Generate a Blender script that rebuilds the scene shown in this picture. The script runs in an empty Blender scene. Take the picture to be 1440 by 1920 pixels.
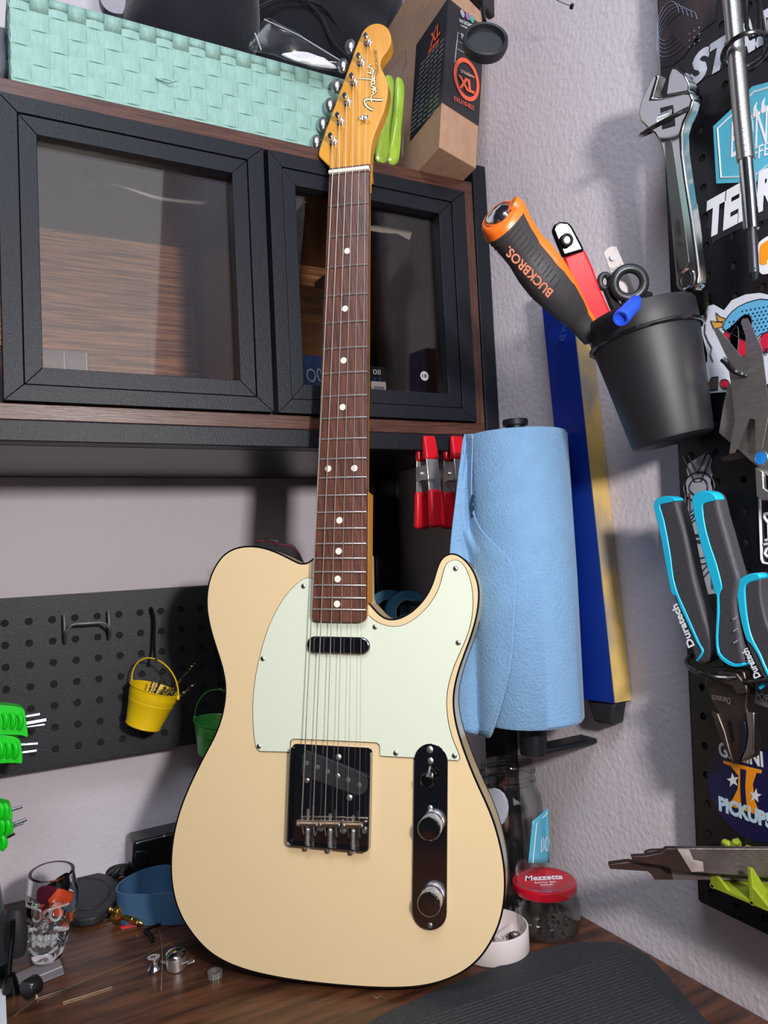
import bpy, bmesh, math, random
from mathutils import Vector, Matrix, noise
from mathutils.geometry import tessellate_polygon
random.seed(7)
C = bpy.context.scene.collection
SC = bpy.context.scene
F = 1443.0                                   # focal length in pixels of the 1440x1920 frame
CM = Matrix(((.87981, .01868, -.47495), (-.47288, -.06653, -.87861), (-.04801, .99761, -.0497)))
def V(*a): return Vector(a)
# ------------------------------------------------------------------ camera, light, exposure
cam = bpy.data.cameras.new('camera'); cam.sensor_fit = 'VERTICAL'; cam.sensor_height = 36
cam.lens = F/1920*36; cam.clip_start = .01
camo = bpy.data.objects.new('camera', cam); C.objects.link(camo)
camo.matrix_world = CM.to_4x4(); SC.camera = camo
SC.view_settings.view_transform = 'Standard'; SC.view_settings.look = 'None'
SC.view_settings.gamma = 1; SC.view_settings.use_curve_mapping = False
SC.view_settings.exposure = -0.3
wd = bpy.data.worlds.new('room_air'); SC.world = wd; wd.use_nodes = True
wd.node_tree.nodes['Background'].inputs[0].default_value = (.72, .80, 1, 1)
wd.node_tree.nodes['Background'].inputs[1].default_value = .035
def lamp(name, kind, loc, target, power, col, size=.1, size_y=None):
    l = bpy.data.lights.new(name, kind); l.energy = power; l.color = col
    if kind == 'AREA':
        l.size = size
        if size_y: l.shape = 'RECTANGLE'; l.size_y = size_y
    else: l.shadow_soft_size = size
    o = bpy.data.objects.new(name, l); C.objects.link(o); o.location = loc
    o.rotation_euler = (Vector(target)-Vector(loc)).to_track_quat('-Z', 'Y').to_euler()
    return o
lamp('work_lamp', 'AREA', (.19, -.25, .172), (.33, .8, .03), 10.5, (1, .95, .92), .065)
lamp('ceiling_lamp', 'AREA', (-.25, -.35, 1.35), (.35, .8, .1), 22, (.80, .87, 1), .7)
lamp('fill_light', 'AREA', (.30, -1.1, .75), (.3, .9, 0), 9, (.9, .93, 1), 1.1)  # unseen soft fill, added behind the camera to lift the dark areas
SC.cycles.transparent_max_bounces = 24; SC.cycles.sample_clamp_indirect = 6
# ------------------------------------------------------------------ helpers
def ray(px, py): return CM @ V(px-720, 960-py, -F)
def YP(px, py, y): r = ray(px, py); return r*(y/r.y)
def XP(px, py, x): r = ray(px, py); return r*(x/r.x)
def ZP(px, py, z): r = ray(px, py); return r*(z/r.z)
def DP(px, py, d): return ray(px, py)*(d/F)
GR = Matrix(((.7519, .1053, -.6508), (-.6578, .0542, -.7512), (-.0438, .993, .11)))
GT = V(.3622, .706, .3937)
def GW(u, v, z=0): return GT + GR @ V(u, v, z)
def GUV(px, py, z=0):
    n = GR.col[2]; c = GT+n*z; r = ray(px, py); X = r*(c.dot(n)/r.dot(n)); L = GR.transposed() @ (X-GT)
    return (L.x, L.y)
def GP(px, py, z=0): return GW(*GUV(px, py, z), z)
def fr(o, x, y, z=None):
    x = Vector(x).normalized(); y = Vector(y); y = (y-x*y.dot(x)).normalized(); z = x.cross(y)
    m = Matrix((x, y, z)).transposed().to_4x4(); m.translation = o; return m
GM = Matrix.Translation(GT) @ GR.to_4x4()
def axis(o, d):
    d = Vector(d).normalized(); a = V(0, 0, 1) if abs(d.z) < .9 else V(1, 0, 0)
    x = a.cross(d).normalized(); return fr(o, x, d.cross(x))
def cr(pts, n=4, closed=True):
    out = []; N = len(pts); P = [Vector(p) for p in pts]
    for i in range(N if closed else N-1):
        a, b, c, d = (P[(i+k) % N] if closed else P[max(0, min(N-1, i+k))] for k in (-1, 0, 1, 2))
        for j in range(n):
            t = j/n
            out.append(.5*((2*b)+(c-a)*t+(2*a-5*b+4*c-d)*t*t+(3*b-a-3*c+d)*t**3))
    if not closed: out.append(P[-1])
    return out
MATS = {}
def mat(name, col, rough=.5, metal=0, var=0, scale=20, bump=0, bscale=None, coat=0, trans=0, stretch=None, col2=None, alpha=1, sheen=0, spec=.5, emit=None, coords='Object', detail=4, contrast=(.35, .65)):
    if name in MATS: return MATS[name]
    m = bpy.data.materials.new(name); m.use_nodes = True; MATS[name] = m
    nt = m.node_tree; p = nt.nodes['Principled BSDF']; L = nt.links
    lin = lambda c: tuple(((x/12.92) if x <= .04045 else ((x+.055)/1.055)**2.4) for x in c)+(1,)
    c1 = lin([x/255 for x in col])
    p.inputs['Base Color'].default_value = c1; p.inputs['Roughness'].default_value = rough
    p.inputs['Metallic'].default_value = metal; p.inputs['Specular IOR Level'].default_value = spec
    if coat: p.inputs['Coat Weight'].default_value = coat; p.inputs['Coat Roughness'].default_value = .04
    if trans: p.inputs['Transmission Weight'].default_value = trans
    if sheen: p.inputs['Sheen Weight'].default_value = sheen
    if alpha < 1: p.inputs['Alpha'].default_value = alpha
    if emit: p.inputs['Emission Color'].default_value = c1; p.inputs['Emission Strength'].default_value = emit
    if var or col2 or bump:
        tc = nt.nodes.new('ShaderNodeTexCoord'); mp = nt.nodes.new('ShaderNodeMapping'); L.new(tc.outputs[coords], mp.inputs[0])
        if stretch: mp.inputs['Scale'].default_value = stretch
    if var or col2:
        nz = nt.nodes.new('ShaderNodeTexNoise'); nz.inputs['Scale'].default_value = scale; nz.inputs['Detail'].default_value = detail
        L.new(mp.outputs[0], nz.inputs['Vector'])
        r = nt.nodes.new('ShaderNodeValToRGB'); L.new(nz.outputs[0], r.inputs[0])
        c2 = lin([x/255 for x in col2]) if col2 else tuple(x*(1-var) for x in c1[:3])+(1,)
        r.color_ramp.elements[0].color = c2; r.color_ramp.elements[1].color = c1
        r.color_ramp.elements[0].position, r.color_ramp.elements[1].position = contrast
        L.new(r.outputs[0], p.inputs['Base Color'])
    if bump:
        nb = nt.nodes.new('ShaderNodeTexNoise'); nb.inputs['Scale'].default_value = bscale or scale; nb.inputs['Detail'].default_value = 3
        L.new(mp.outputs[0], nb.inputs['Vector']); b = nt.nodes.new('ShaderNodeBump')
        b.inputs['Strength'].default_value = bump; b.inputs['Distance'].default_value = .001
        L.new(nb.outputs[0], b.inputs['Height']); L.new(b.outputs[0], p.inputs['Normal'])
    return m
def glassmat(name, tint=(.9, .95, .93), ior=1.45, rough=.02, edge_pow=4, edge=None):
    if name in MATS: return MATS[name]
    m = bpy.data.materials.new(name); m.use_nodes = True; MATS[name] = m; nt = m.node_tree; nt.nodes.clear(); L = nt.links
    o = nt.nodes.new('ShaderNodeOutputMaterial'); mx = nt.nodes.new('ShaderNodeMixShader'); lw = nt.nodes.new('ShaderNodeLayerWeight'); pw_ = nt.nodes.new('ShaderNodeMath'); pw_.operation = 'POWER'; pw_.inputs[1].default_value = edge_pow; L.new(lw.outputs['Facing'], pw_.inputs[0])
    f = nt.nodes.new('ShaderNodeMath'); f.operation = 'MULTIPLY_ADD'; f.inputs[1].default_value = .85; f.inputs[2].default_value = ((ior-1)/(ior+1))**2*1.4; f.use_clamp = True; L.new(pw_.outputs[0], f.inputs[0])
    t = nt.nodes.new('ShaderNodeBsdfTransparent'); t.inputs[0].default_value = (*tint, 1); g = nt.nodes.new('ShaderNodeBsdfGlossy'); g.inputs['Roughness'].default_value = rough
    if edge:
        mc = nt.nodes.new('ShaderNodeMix'); mc.data_type = 'RGBA'; p2_ = nt.nodes.new('ShaderNodeMath'); p2_.operation = 'POWER'; p2_.inputs[1].default_value = 2.2
        L.new(lw.outputs['Facing'], p2_.inputs[0]); L.new(p2_.outputs[0], mc.inputs[0]); mc.inputs[6].default_value = (*tint, 1); mc.inputs[7].default_value = (*edge, 1); L.new(mc.outputs[2], t.inputs[0])
    L.new(f.outputs[0], mx.inputs[0]); L.new(t.outputs[0], mx.inputs[1]); L.new(g.outputs[0], mx.inputs[2]); L.new(mx.outputs[0], o.inputs[0]); return m
class B:
    """collects shapes in world coordinates; obj() links them as one mesh object"""
    def __init__(s, M=None): s.v = []; s.f = []; s.M = M or Matrix()
    def add(s, vs, fs, M=None):
        k = len(s.v); T = s.M @ M if M else s.M
        s.v += [T @ Vector(v) for v in vs]; s.f += [tuple(i+k for i in f) for f in fs]; return s
    def box(s, lo, hi, M=None):
        (a, b, c), (d, e, f) = lo, hi
        return s.add([(a, b, c), (d, b, c), (d, e, c), (a, e, c), (a, b, f), (d, b, f), (d, e, f), (a, e, f)],
            [(0, 3, 2, 1), (4, 5, 6, 7), (0, 1, 5, 4), (1, 2, 6, 5), (2, 3, 7, 6), (3, 0, 4, 7)], M)
    def hexa(s, P): return s.add(P, [(0, 3, 2, 1), (4, 5, 6, 7), (0, 1, 5, 4), (1, 2, 6, 5), (2, 3, 7, 6), (3, 0, 4, 7)])
    def prism(s, pts, z0, z1, M=None, z1f=None):
        n = len(pts); A = sum(pts[i][0]*pts[(i+1) % n][1]-pts[(i+1) % n][0]*pts[i][1] for i in range(n))
        if A < 0: pts = pts[::-1]
        return s.add([(p[0], p[1], z0) for p in pts]+[(p[0], p[1], z1) for p in pts],
            [tuple(range(n))[::-1], tuple(range(n, 2*n))]+[(i, (i+1) % n, n+(i+1) % n, n+i) for i in range(n)], M)
    def loops(s, rings, closed=True, cap=True, M=None):
        n = len(rings[0]); vs = [p for r in rings for p in r]; fs = []
        for k in range(len(rings)-1):
            for i in range(n if closed else n-1):
                j = (i+1) % n; fs.append((k*n+i, k*n+j, (k+1)*n+j, (k+1)*n+i))
        if cap and closed: fs += [tuple(range(n))[::-1], tuple(range((len(rings)-1)*n, len(rings)*n))]
        return s.add(vs, fs, M)
    def tube(s, pts, r, n=8, cap=True, closed=False):
        P = [Vector(p) for p in pts]; R = r if isinstance(r, (list, tuple)) else [r]*len(P)
        rings = []; t0 = (P[1]-P[0]).normalized(); u = (V(0, 0, 1) if abs(t0.z) < .9 else V(1, 0, 0)).cross(t0).normalized()
        for i, p in enumerate(P):
            if closed: t = (P[(i+1) % len(P)]-P[i-1]).normalized()
            else: t = (P[min(i+1, len(P)-1)]-P[max(i-1, 0)]).normalized()
            u = (u-t*u.dot(t)).normalized(); w = t.cross(u)
            rings.append([p+(u*math.cos(a)+w*math.sin(a))*R[i] for a in (2*math.pi*k/n for k in range(n))])
        if closed: rings.append(rings[0]); cap = False
        return s.loops(rings, cap=cap)
    def lathe(s, prof, M=None, n=32, cap=True, sx=1, sy=1):
        return s.loops([[(r*math.cos(a)*sx, r*math.sin(a)*sy, z) for a in (2*math.pi*k/n for k in range(n))] for r, z in prof], cap=cap, M=M)
    def ball(s, c, r, n=12, M=None):
        rx, ry, rz = r if isinstance(r, (tuple, list)) else (r, r, r)
        rings = [[(c[0]+rx*math.sin(b)*math.cos(a), c[1]+ry*math.sin(b)*math.sin(a), c[2]-rz*math.cos(b)) for a in (2*math.pi*k/n for k in range(n))]
            for b in (math.pi*(j+.02)/(n//2+.04) for j in range(n//2+1))]
        return s.loops(rings, M=M)
    def pillow(s, out, nrm, hf, hb, rings=8, wr=0, wscale=20):
        P = [Vector(p) for p in out]; c = sum(P, V(0, 0, 0))/len(P); nrm = Vector(nrm).normalized(); L = []
        ts = [math.sin(math.pi/2*k/rings) for k in range(1, rings+1)]
        def pos(p, t, h):
            q = c+(p-c)*t; d = h*math.sqrt(max(0, 1-t**3))
            if wr and t < .999: d += wr*noise.noise(q*wscale)*(1-t**6)
            return q+nrm*d
        for t in ts: L.append([pos(p, t, hf) for p in P])
        for t in ts[-2::-1]: L.append([pos(p, t, -hb) for p in P])
        return s.loops(L)
    def obj(s, name, m, parent=None, bevel=0, seg=2, smooth=True, org=None, sub=0, angle=35):
        me = bpy.data.meshes.new(name)
        if parent: O = WL[parent.name] if parent.name in WL else parent.location.copy()
        elif org is not None: O = Vector(org)
        else:
            n = len(s.v); O = V(sum(v.x for v in s.v)/n, sum(v.y for v in s.v)/n, min(v.z for v in s.v))
        me.from_pydata([v-O for v in s.v], [], s.f); me.validate()
        bm = bmesh.new(); bm.from_mesh(me); bmesh.ops.recalc_face_normals(bm, faces=bm.faces); bm.to_mesh(me); bm.free()
        o = bpy.data.objects.new(name, me); C.objects.link(o); me.materials.append(m); WL[o.name] = O
        if parent: o.parent = parent
        else: o.location = O
        if bevel:
            b = o.modifiers.new('b', 'BEVEL'); b.width = bevel; b.segments = seg; b.limit_method = 'ANGLE'; b.angle_limit = .6
        if sub:
            b = o.modifiers.new('s', 'SUBSURF'); b.levels = b.render_levels = sub
        if smooth:
            me.shade_smooth(); me.set_sharp_from_angle(angle=math.radians(angle))
        return o
WL = {}
def tag(o, label, cat, group=None, kind=None):
    o['label'] = label; o['category'] = cat
    if group: o['group'] = group
    if kind: o['kind'] = kind
    return o
def thing(name, label, cat, loc, group=None):
    o = bpy.data.objects.new(name, None); C.objects.link(o); o.location = loc; o.empty_display_size = .02
    WL[o.name] = Vector(loc); return tag(o, label, cat, group)
def struct(o): o['kind'] = 'structure'; return o
def copy_tree(o, delta, label=None, group=None, parent=None, rot=None):
    c = o.copy(); C.objects.link(c)
    if parent is None:
        c.location = o.location+Vector(delta)
        if rot: c.rotation_euler = rot
        if label: c['label'] = label
        if group: c['group'] = group
    else: c.parent = parent
    for ch in list(o.children): copy_tree(ch, delta, parent=c)
    return c
def text(s, M, size, m, parent, name='lettering', depth=.0002, width=None, shear=0, bold=0, space=1, align='LEFT'):
    cu = bpy.data.curves.new('t', 'FONT'); cu.body = s; cu.size = 1; cu.extrude = .001; cu.shear = shear; cu.offset = bold; cu.space_character = space; cu.resolution_u = 3
    o = bpy.data.objects.new('t', cu); C.objects.link(o); dg = bpy.context.evaluated_depsgraph_get(); dg.update()
    me = bpy.data.meshes.new_from_object(o.evaluated_get(dg)); bpy.data.objects.remove(o)
    xs = [v.co.x for v in me.vertices]; ys = [v.co.y for v in me.vertices]
    sx = (width/(max(xs)-min(xs))) if width else size*1.4
    x0 = min(xs) if width else 0; b = B()
    b.add([((v.co.x-x0)*sx, (v.co.y-min(ys))/(max(ys)-min(ys))*size, (v.co.z/.001)*depth/2+depth/2) for v in me.vertices], [tuple(p.vertices) for p in me.polygons], M)
    bpy.data.meshes.remove(me)
    return b.obj(name, m, parent, smooth=False)
def surf_text(s, PF, p0, p1, h, m, parent, nrm, lift=.0008, **k):
    """text on a plane: baseline from pixel p0 to p1, cap height h metres; nrm faces the room"""
    a, b = PF(*p0), PF(*p1); n = Vector(nrm).normalized(); x = (b-a).normalized(); y = n.cross(x)
    return text(s, fr(a+n*lift, x, y), h, m, parent, width=(b-a).length, **k)
# ------------------------------------------------------------------ materials
black_metal = mat('black_metal', (20, 23, 31), .42, .0, bump=.35, bscale=900, spec=.32)
black_plastic = mat('black_plastic', (22, 22, 25), .35)
black_gloss = mat('black_gloss', (8, 8, 10), .24, spec=.4)
black_rubber = mat('black_rubber', (36, 36, 38), .6)
chrome = mat('chrome', (225, 225, 228), .12, 1)
steel = mat('steel', (190, 187, 184), .3, 1, bump=.15, bscale=60, stretch=(1, 1, 12))
dark_steel = mat('dark_steel', (112, 100, 95), .42, 1, var=.35, scale=60)
walnut = mat('walnut', (92, 58, 46), .38, var=.5, scale=30, stretch=(1, 12, 16), bump=.3, bscale=60)
white_ink = mat('white_ink', (225, 228, 236), .4)
red_plastic = mat('red_plastic', (200, 18, 34), .38, coat=.1, spec=.35)
teal = mat('teal_plastic', (26, 176, 214), .35)
wire_black = mat('black_wire', (18, 18, 20), .25, coat=.5)
glass = glassmat('clear_glass')
ZD = -.3954; YW = 1.045; XW = .5655; CT = .437
# ------------------------------------------------------------------ room
wallm = mat('painted_wall', (218, 209, 216), .75, bump=.9, bscale=170, spec=.2, var=.04, scale=6)
struct(B().box((-1.6, YW, -1.15), (XW+.1, YW+.08, 1.6)).obj('wall_back', wallm, smooth=False))
struct(B().box((XW, -1.2, -1.15), (XW+.08, YW, 1.6)).obj('wall_right', wallm, smooth=False))
struct(B().box((-1.6, -1.2, -1.2), (XW+.08, YW+.08, -1.15)).obj('floor', mat('floor_boards', (96, 84, 72), .6, var=.3, scale=8, stretch=(1, 8, 1)), smooth=False))
# ------------------------------------------------------------------ workbench
deskm = mat('bench_wood', (104, 63, 40), .34, scale=11, stretch=(1.2, 9, 1), col2=(38, 23, 17), bump=.25, bscale=80, detail=8, contrast=(.3, .7))
t = thing('workbench', 'dark brown wood-grain workbench top under the guitar', 'workbench', (0, .6, -1.15))
B().box((-1.2, .05, ZD-.025), (XW-.002, YW-.003, ZD)).obj('bench_top', deskm, t, bevel=.002)
for x in (-1.15, .50):
    for y in (.1, .98): B().box((x, y-.02, -1.15), (x+.04, y+.02, ZD-.025)).obj('leg', black_metal, t)
# ------------------------------------------------------------------ bench mat
matm = mat('mat_rubber', (52, 54, 58), .7, var=.35, scale=500, bump=.5, bscale=350, spec=.3)
mp_ = [(690, 1925), (760, 1888), (850, 1848), (940, 1815), (1000, 1790), (1060, 1775), (1110, 1771), (1160, 1774), (1215, 1797), (1260, 1845), (1330, 1925), (1500, 2130), (1000, 2350), (500, 2060)]
mo = [tuple(ZP(a, b, ZD)[:2]) for a, b in mp_]
t = thing('bench_mat', 'black ribbed rubber mat lying on the bench at bottom right', 'mat', (*mo[6], ZD))
B().prism([tuple(p) for p in cr([V(*p, 0) for p in mo], 3)] if 0 else [(p.x, p.y) for p in cr([V(*p, 0) for p in mo], 3)], ZD+.0002, ZD+.003).obj('mat_sheet', matm, t, bevel=.0008)
b = B()
a0, a1 = V(mo[0][0], mo[0][1], 0), V(mo[7][0], mo[7][1], 0)
dd = (a1-a0).normalized(); nn = V(dd.y, -dd.x, 0)
for k in range(46):
    s = .006+k*.0045; q0 = a0+nn*s+dd*(.02+.01*math.sin(k)); L = (a1-a0).length+.012-.035-s*.25
    q0 = a0+nn*(s+.012)+dd*.035
    b.tube([q0+V(0, 0, ZD+.0031), q0+dd*(L-.02)+V(0, 0, ZD+.0031)], .0006, 4)
rb = b.obj('rib', matm, t); rb['kind'] = 'stuff'
# ------------------------------------------------------------------ hutch frame and cabinet
YC = .738
t = thing('hutch_frame', 'black powder-coated metal frame carrying the cabinet above the bench', 'frame', (.2, .9, ZD))
B().box((.5440, YC+.002, ZD), (.5635, YC+.04, .462)).obj('front_post', black_metal, t, bevel=.001)
B().box((.515, .985, ZD), (.555, 1.03, .46)).obj('rear_post', black_metal, t, bevel=.002)
B().box((.455, .99, ZD), (.51, 1.035, .40)).obj('rear_upright', black_metal, t, bevel=.002)
B().box((-1.2, YC-.001, .1105), (.5435, YC+.024, .1295)).obj('front_beam', black_metal, t, bevel=.001)
B().box((-1.2, 1.02, .1105), (.454, 1.04, .1295)).obj('rear_beam', black_metal, t, bevel=.001)
B().box((-1.2, YC+.026, .1105), (.54, YC+.28, .1125)).obj('underside_panel', black_plastic, t)
B().box((-1.19, YC+.002, ZD), (-1.15, YC+.04, .46)).obj('front_post', black_metal, t, bevel=.001)
t = thing('wall_cabinet', 'walnut cabinet with black framed glass doors on the hutch above the bench', 'cabinet', (0, .85, .1295))
W0, W1 = -.9, .5405
B().box((W0, YC, .1297), (W1, YC+.295, .1440)).obj('bottom_board', walnut, t, bevel=.0006)
B().box((W0, YC, .4225), (W1, YC+.295, CT)).obj('top_board', walnut, t, bevel=.0006)
wv = mat('walnut_upright', (92, 58, 46), .38, var=.5, scale=30, stretch=(16, 12, 1))
B().box((W1-.0125, YC, .144), (W1, YC+.295, .4225)).obj('side_panel', wv, t, bevel=.0006)
B().box((.2765, YC+.012, .144), (.2795, YC+.29, .4225)).obj('divider', black_plastic, t)
B().box((.0225, YC+.012, .144), (.0265, YC+.29, .4225)).obj('divider', black_plastic, t)
bkm = mat('cabinet_back_wood', (230, 164, 116), .5, scale=26, stretch=(.6, 1, 16), col2=(128, 84, 66), bump=.3, bscale=50, detail=6)
B().box((W0, YC+.285, .144), (W1-.0125, YC+.294, .4225)).obj('back_panel', bkm, t)
dpane = glassmat('cabinet_glass', (.86, .84, .82), 1.5, .03)
def door(x0, x1, ix0, ix1, z0=.1455, z1=.4215, iz0=.1765, iz1=.389):
    d = B().box((ix0-.004, YC+.008, iz0-.004), (ix1+.004, YC+.0105, iz1+.004)).obj('door', dpane, t)   # the pane carries the frame
    f, k = YC-.004, YC+.014; g = .0007
    mx0, mx1, mz0, mz1 = (x0+ix0)/2+.001, (x1+ix1)/2-.001, (z0+iz0)/2-.0, (z1+iz1)/2
    def mit(a, b_, c, dd_, y0, y1, nm):   # one mitred rail from a-b (outer) to c-d (inner)
        q = [a, b_, dd_, c]
        B().hexa([V(p[0], y0, p[1]) for p in q]+[V(p[0], y1, p[1]) for p in q]).obj(nm, black_metal, d, bevel=.0005)
    def ringr(ox0, ox1, oz0, oz1, jx0, jx1, jz0, jz1, y0, y1, names):
        e = .00015
        mit((ox0+e, oz0), (ox1-e, oz0), (jx0+e, jz0), (jx1-e, jz0), y0, y1, names[0])
        mit((ox0+e, oz1), (ox1-e, oz1), (jx0+e, jz1), (jx1-e, jz1), y0, y1, names[0])
        mit((ox0, oz0+e), (ox0, oz1-e), (jx0, jz0+e), (jx0, jz1-e), y0, y1, names[1])
        mit((ox1, oz0+e), (ox1, oz1-e), (jx1, jz0+e), (jx1, jz1-e), y0, y1, names[1])
    ringr(x0, x1, z0, z1, mx0-g, mx1+g, mz0-g, mz1+g, f, k, ('rail', 'stile'))
    ringr(mx0, mx1, mz0, mz1, ix0, ix1, iz0, iz1, f+.0012, k, ('inner_rail', 'inner_stile'))
    return d
door(.0285, .2755, .0605, .2415)
door(.2805, .5265, .3100, .4895)
door(-.2220, .0210, -.190, -.011)
# things inside the cabinet
plast = glassmat('clear_plastic', (.82, .82, .84), 1.5, .08)
tb = cr([YP(72, 318, .86), YP(110, 322, .86), YP(160, 332, .86), YP(230, 350, .86), (YP(300, 372, .86)), YP(375, 380, .86), YP(436, 382, .86)], 5, False)
t = thing('clear_tube', 'clear plastic light strip drooping inside the left glass door', 'light strip', tb[0])
B().tube(tb, .0022, 8).obj('strip', mat('clear_strip', (205, 205, 200), .25, trans=.3), t)
B().box(tuple(YP(160, 341, .857)), tuple(YP(176, 328, .865))).obj('clip', mat('grey_clip', (120, 112, 112), .5), t)
c0, c1 = YP(82, 722, .86), YP(168, 658, .86)
t = thing('organiser_box', 'clear plastic compartment box standing inside the left glass door', 'box', V(c0.x, .87, .1445))
B().box((c0.x-.06, .862, .1446), (c1.x, .892, c1.z)).obj('shell', mat('frosted_plastic', (150, 144, 150), .3, alpha=.55), t, bevel=.002)
for fx in (.02, .042): B().box((c0.x+fx, .8605, .1446), (c0.x+fx+.001, .8618, c1.z-.002)).obj('partition', mat('plastic_rib', (190, 185, 190), .3), t)
B().tube([V(c0.x+.022, .8604, c1.z-.004), V(c0.x+.041, .8604, .150)], .0006, 4).obj('scratch_rib', MATS['plastic_rib'], t)
pm = mat('packet_blue', (16, 84, 160), .25, coat=.5); pk = mat('packet_black', (18, 22, 26), .3)
def packet(px0, px1, py0, py1, y, label, col, marks, tilt=0):
    a, b_ = YP(px0, py1, y), YP(px1, py0, y); a.z = .1446
    t = thing('string_packet', label, 'packet', V((a.x+b_.x)/2, y, .1446), 'string packets in the right glass cabinet')
    B().box((a.x, y, a.z), (b_.x, y+.004, b_.z)).obj('sleeve', col, t, bevel=.0008)
    for s, q0, q1, h, mm in marks: surf_text(s, lambda X, Y: YP(X, Y, y), q0, q1, h, mm, t, (0, -1, 0))
    return t
packet(566, 606, 668, 726, .80, 'blue string packet with white letters left of the guitar neck behind glass', pm, [('O0', (576, 718), (606, 716), .016, white_ink)])
packet(680, 722, 688, 726, .80, 'black and blue string packet marked 011 right of the guitar neck', pk, [('0ll', (699, 702), (713, 703), .006, white_ink), ('- - -', (690, 712), (714, 714), .003, pm)])
packet(697, 724, 716, 732, .79, 'small white string packet in front of the black and blue one', mat('packet_white', (190, 190, 192), .4), [('ooo', (701, 729), (720, 730), .003, pk)])
tp = [(690, 424), (712, 420), (716, 412), (735, 414), (738, 424), (750, 428), (757, 424), (774, 432), (768, 450), (745, 438), (715, 436), (692, 432)]
t = B().prism([(YP(a, b, .83).x, YP(a, b, .83).z) for a, b in tp], 0, .0008, Matrix(((1, 0, 0, 0), (0, 0, 1, .83), (0, 1, 0, 0), (0, 0, 0, 1)))).obj('masking_tape', mat('white_tape', (215, 210, 205), .6), None)
tag(t, 'torn strip of white tape behind the right glass door', 'tape')
n_ = YP(791, 707, YC+.012)
t = thing('round_sticker', 'small round white sticker with number 18 inside the right glass', 'sticker', n_)
B().lathe([(.0055, 0), (.0055, .0003)], axis(n_-V(0, .0055, 0), (0, -1, 0)), 24).obj('disc', mat('sticker_grey', (170, 168, 170), .5), t)
text('18', fr(n_+V(-.0032, -.0062, -.002), (1, 0, 0), (0, 0, 1)), .0042, pk, t, width=.006)
casem = mat('honey_wood', (168, 108, 52), .45, scale=12, stretch=(1, 1, 7), col2=(92, 52, 30))
t = B().box((.318, .86, .1446), (.40, .88, .33)).obj('wood_block', casem, bevel=.001); tag(t, 'honey brown wooden board leaning inside the right glass door', 'board')
# ------------------------------------------------------------------ woven basket
wvm = mat('turquoise_strap', (148, 188, 177), .45, var=.12, scale=300, bump=.5, bscale=700, stretch=(1, 1, .25), spec=.4)
X0, X1, Y0, Y1, ZB, ZT = .0425, .4275, .765, .995, CT+.001, .5405
t = thing('woven_basket', 'turquoise woven strap basket on top of the cabinet behind the headstock', 'basket', ((X0+X1)/2, (Y0+Y1)/2, ZB))
pv = .0165; nh = 6; ph = (ZT-ZB-.001)/nh; nf = round((X1-X0)/pv); ns = round((Y1-Y0)/pv); A_ = .0011
def vstrap(o, dx, k):
    """an upright strap at origin o, width along dx, weaving outward n"""
    n = V(dx.y, -dx.x, 0); w = pv*.49; rings = []
    for i in range(nh*4+1):
        z = ZB+i/4*ph; off = A_*math.sin(math.pi*(i/4+k)) if 0 else A_*(1 if (int(min(i, nh*4-1)//4)+k) % 2 == 0 else -1)*math.sin(math.pi*((i/4) % 1 if i < nh*4 else 1))
        j = random.uniform(-.0004, .0004); c = o+V(0, 0, z-o.z)+n*off+dx*j
        rings.append([c-dx*w-n*.0003, c+dx*w-n*.0003, c+dx*w+n*.0003, c-dx*w+n*.0003])
    return B().loops(rings).obj('upright_strap', wvm, t)
cnt = 0
sides = [(V(X0, Y0, ZB), V(1, 0, 0), nf), (V(X1, Y0, ZB), V(0, 1, 0), ns), (V(X1, Y1, ZB), V(-1, 0, 0), nf), (V(X0, Y1, ZB), V(0, -1, 0), ns)]
for o, dx, n in sides:
    for i in range(n): vstrap(o+dx*(i+.5)*((X1-X0)/nf if n == nf else (Y1-Y0)/ns), dx, i)
for r in range(nh):
    path = []
    for o, dx, n in sides:
        st = (X1-X0)/nf if n == nf else (Y1-Y0)/ns; nn = V(dx.y, -dx.x, 0)
        for i in range(n):
            for q in range(4):
                s = (i+q/4)*st; sg = -1 if (r+i) % 2 == 0 else 1
                path.append((o+dx*s, nn, sg*A_*math.sin(math.pi*q/4)))
    hw = ph*.49; zc = ZB+(r+.5)*ph; rings = []
    for c, nn, off in path:
        z = zc+random.uniform(-.0002, .0002)
        b_ = V(c.x, c.y, z)+nn*off
        rings.append([b_+V(0, 0, -hw)-nn*.0003, b_+V(0, 0, hw)-nn*.0003, b_+V(0, 0, hw)+nn*.0003, b_+V(0, 0, -hw)+nn*.0003])
    rings.append(rings[0]); B().loops(rings, cap=False).obj('level_strap', wvm, t)
# folded rim loops
for o, dx, n in sides:
    st = (X1-X0)/nf if n == nf else (Y1-Y0)/ns; nn = V(dx.y, -dx.x, 0)
    for i in range(n):
        c = o+dx*(i+.5)*st; c.z = ZT; w = st*.49
        prof = [(.0012, -.016) if i % 2 else (.0019, -.009), (.0021, -.005), (.0017, -.0002), (0, .0009), (-.0017, -.0002), (-.002, -.012)]
        rings = [[c-dx*w+nn*a+V(0, 0, z) for a, z in prof], [c+dx*w+nn*a+V(0, 0, z) for a, z in prof]]
        ro = B().loops(rings, closed=False, cap=False).obj('rim_fold', wvm, t); s_ = ro.modifiers.new('s', 'SOLIDIFY'); s_.thickness = .0006
B().box((X0+.003, Y0+.003, ZB), (X1-.003, Y1-.003, ZB+.002)).obj('base', wvm, t)
# loose strap end
e0 = YP(292, 146, Y0-.002); B().tube([e0, e0+V(.012, -.002, -.003), e0+V(.022, -.0035, .001)], [.0012, .001, .0004], 5).obj('strap_end', wvm, t)
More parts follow.
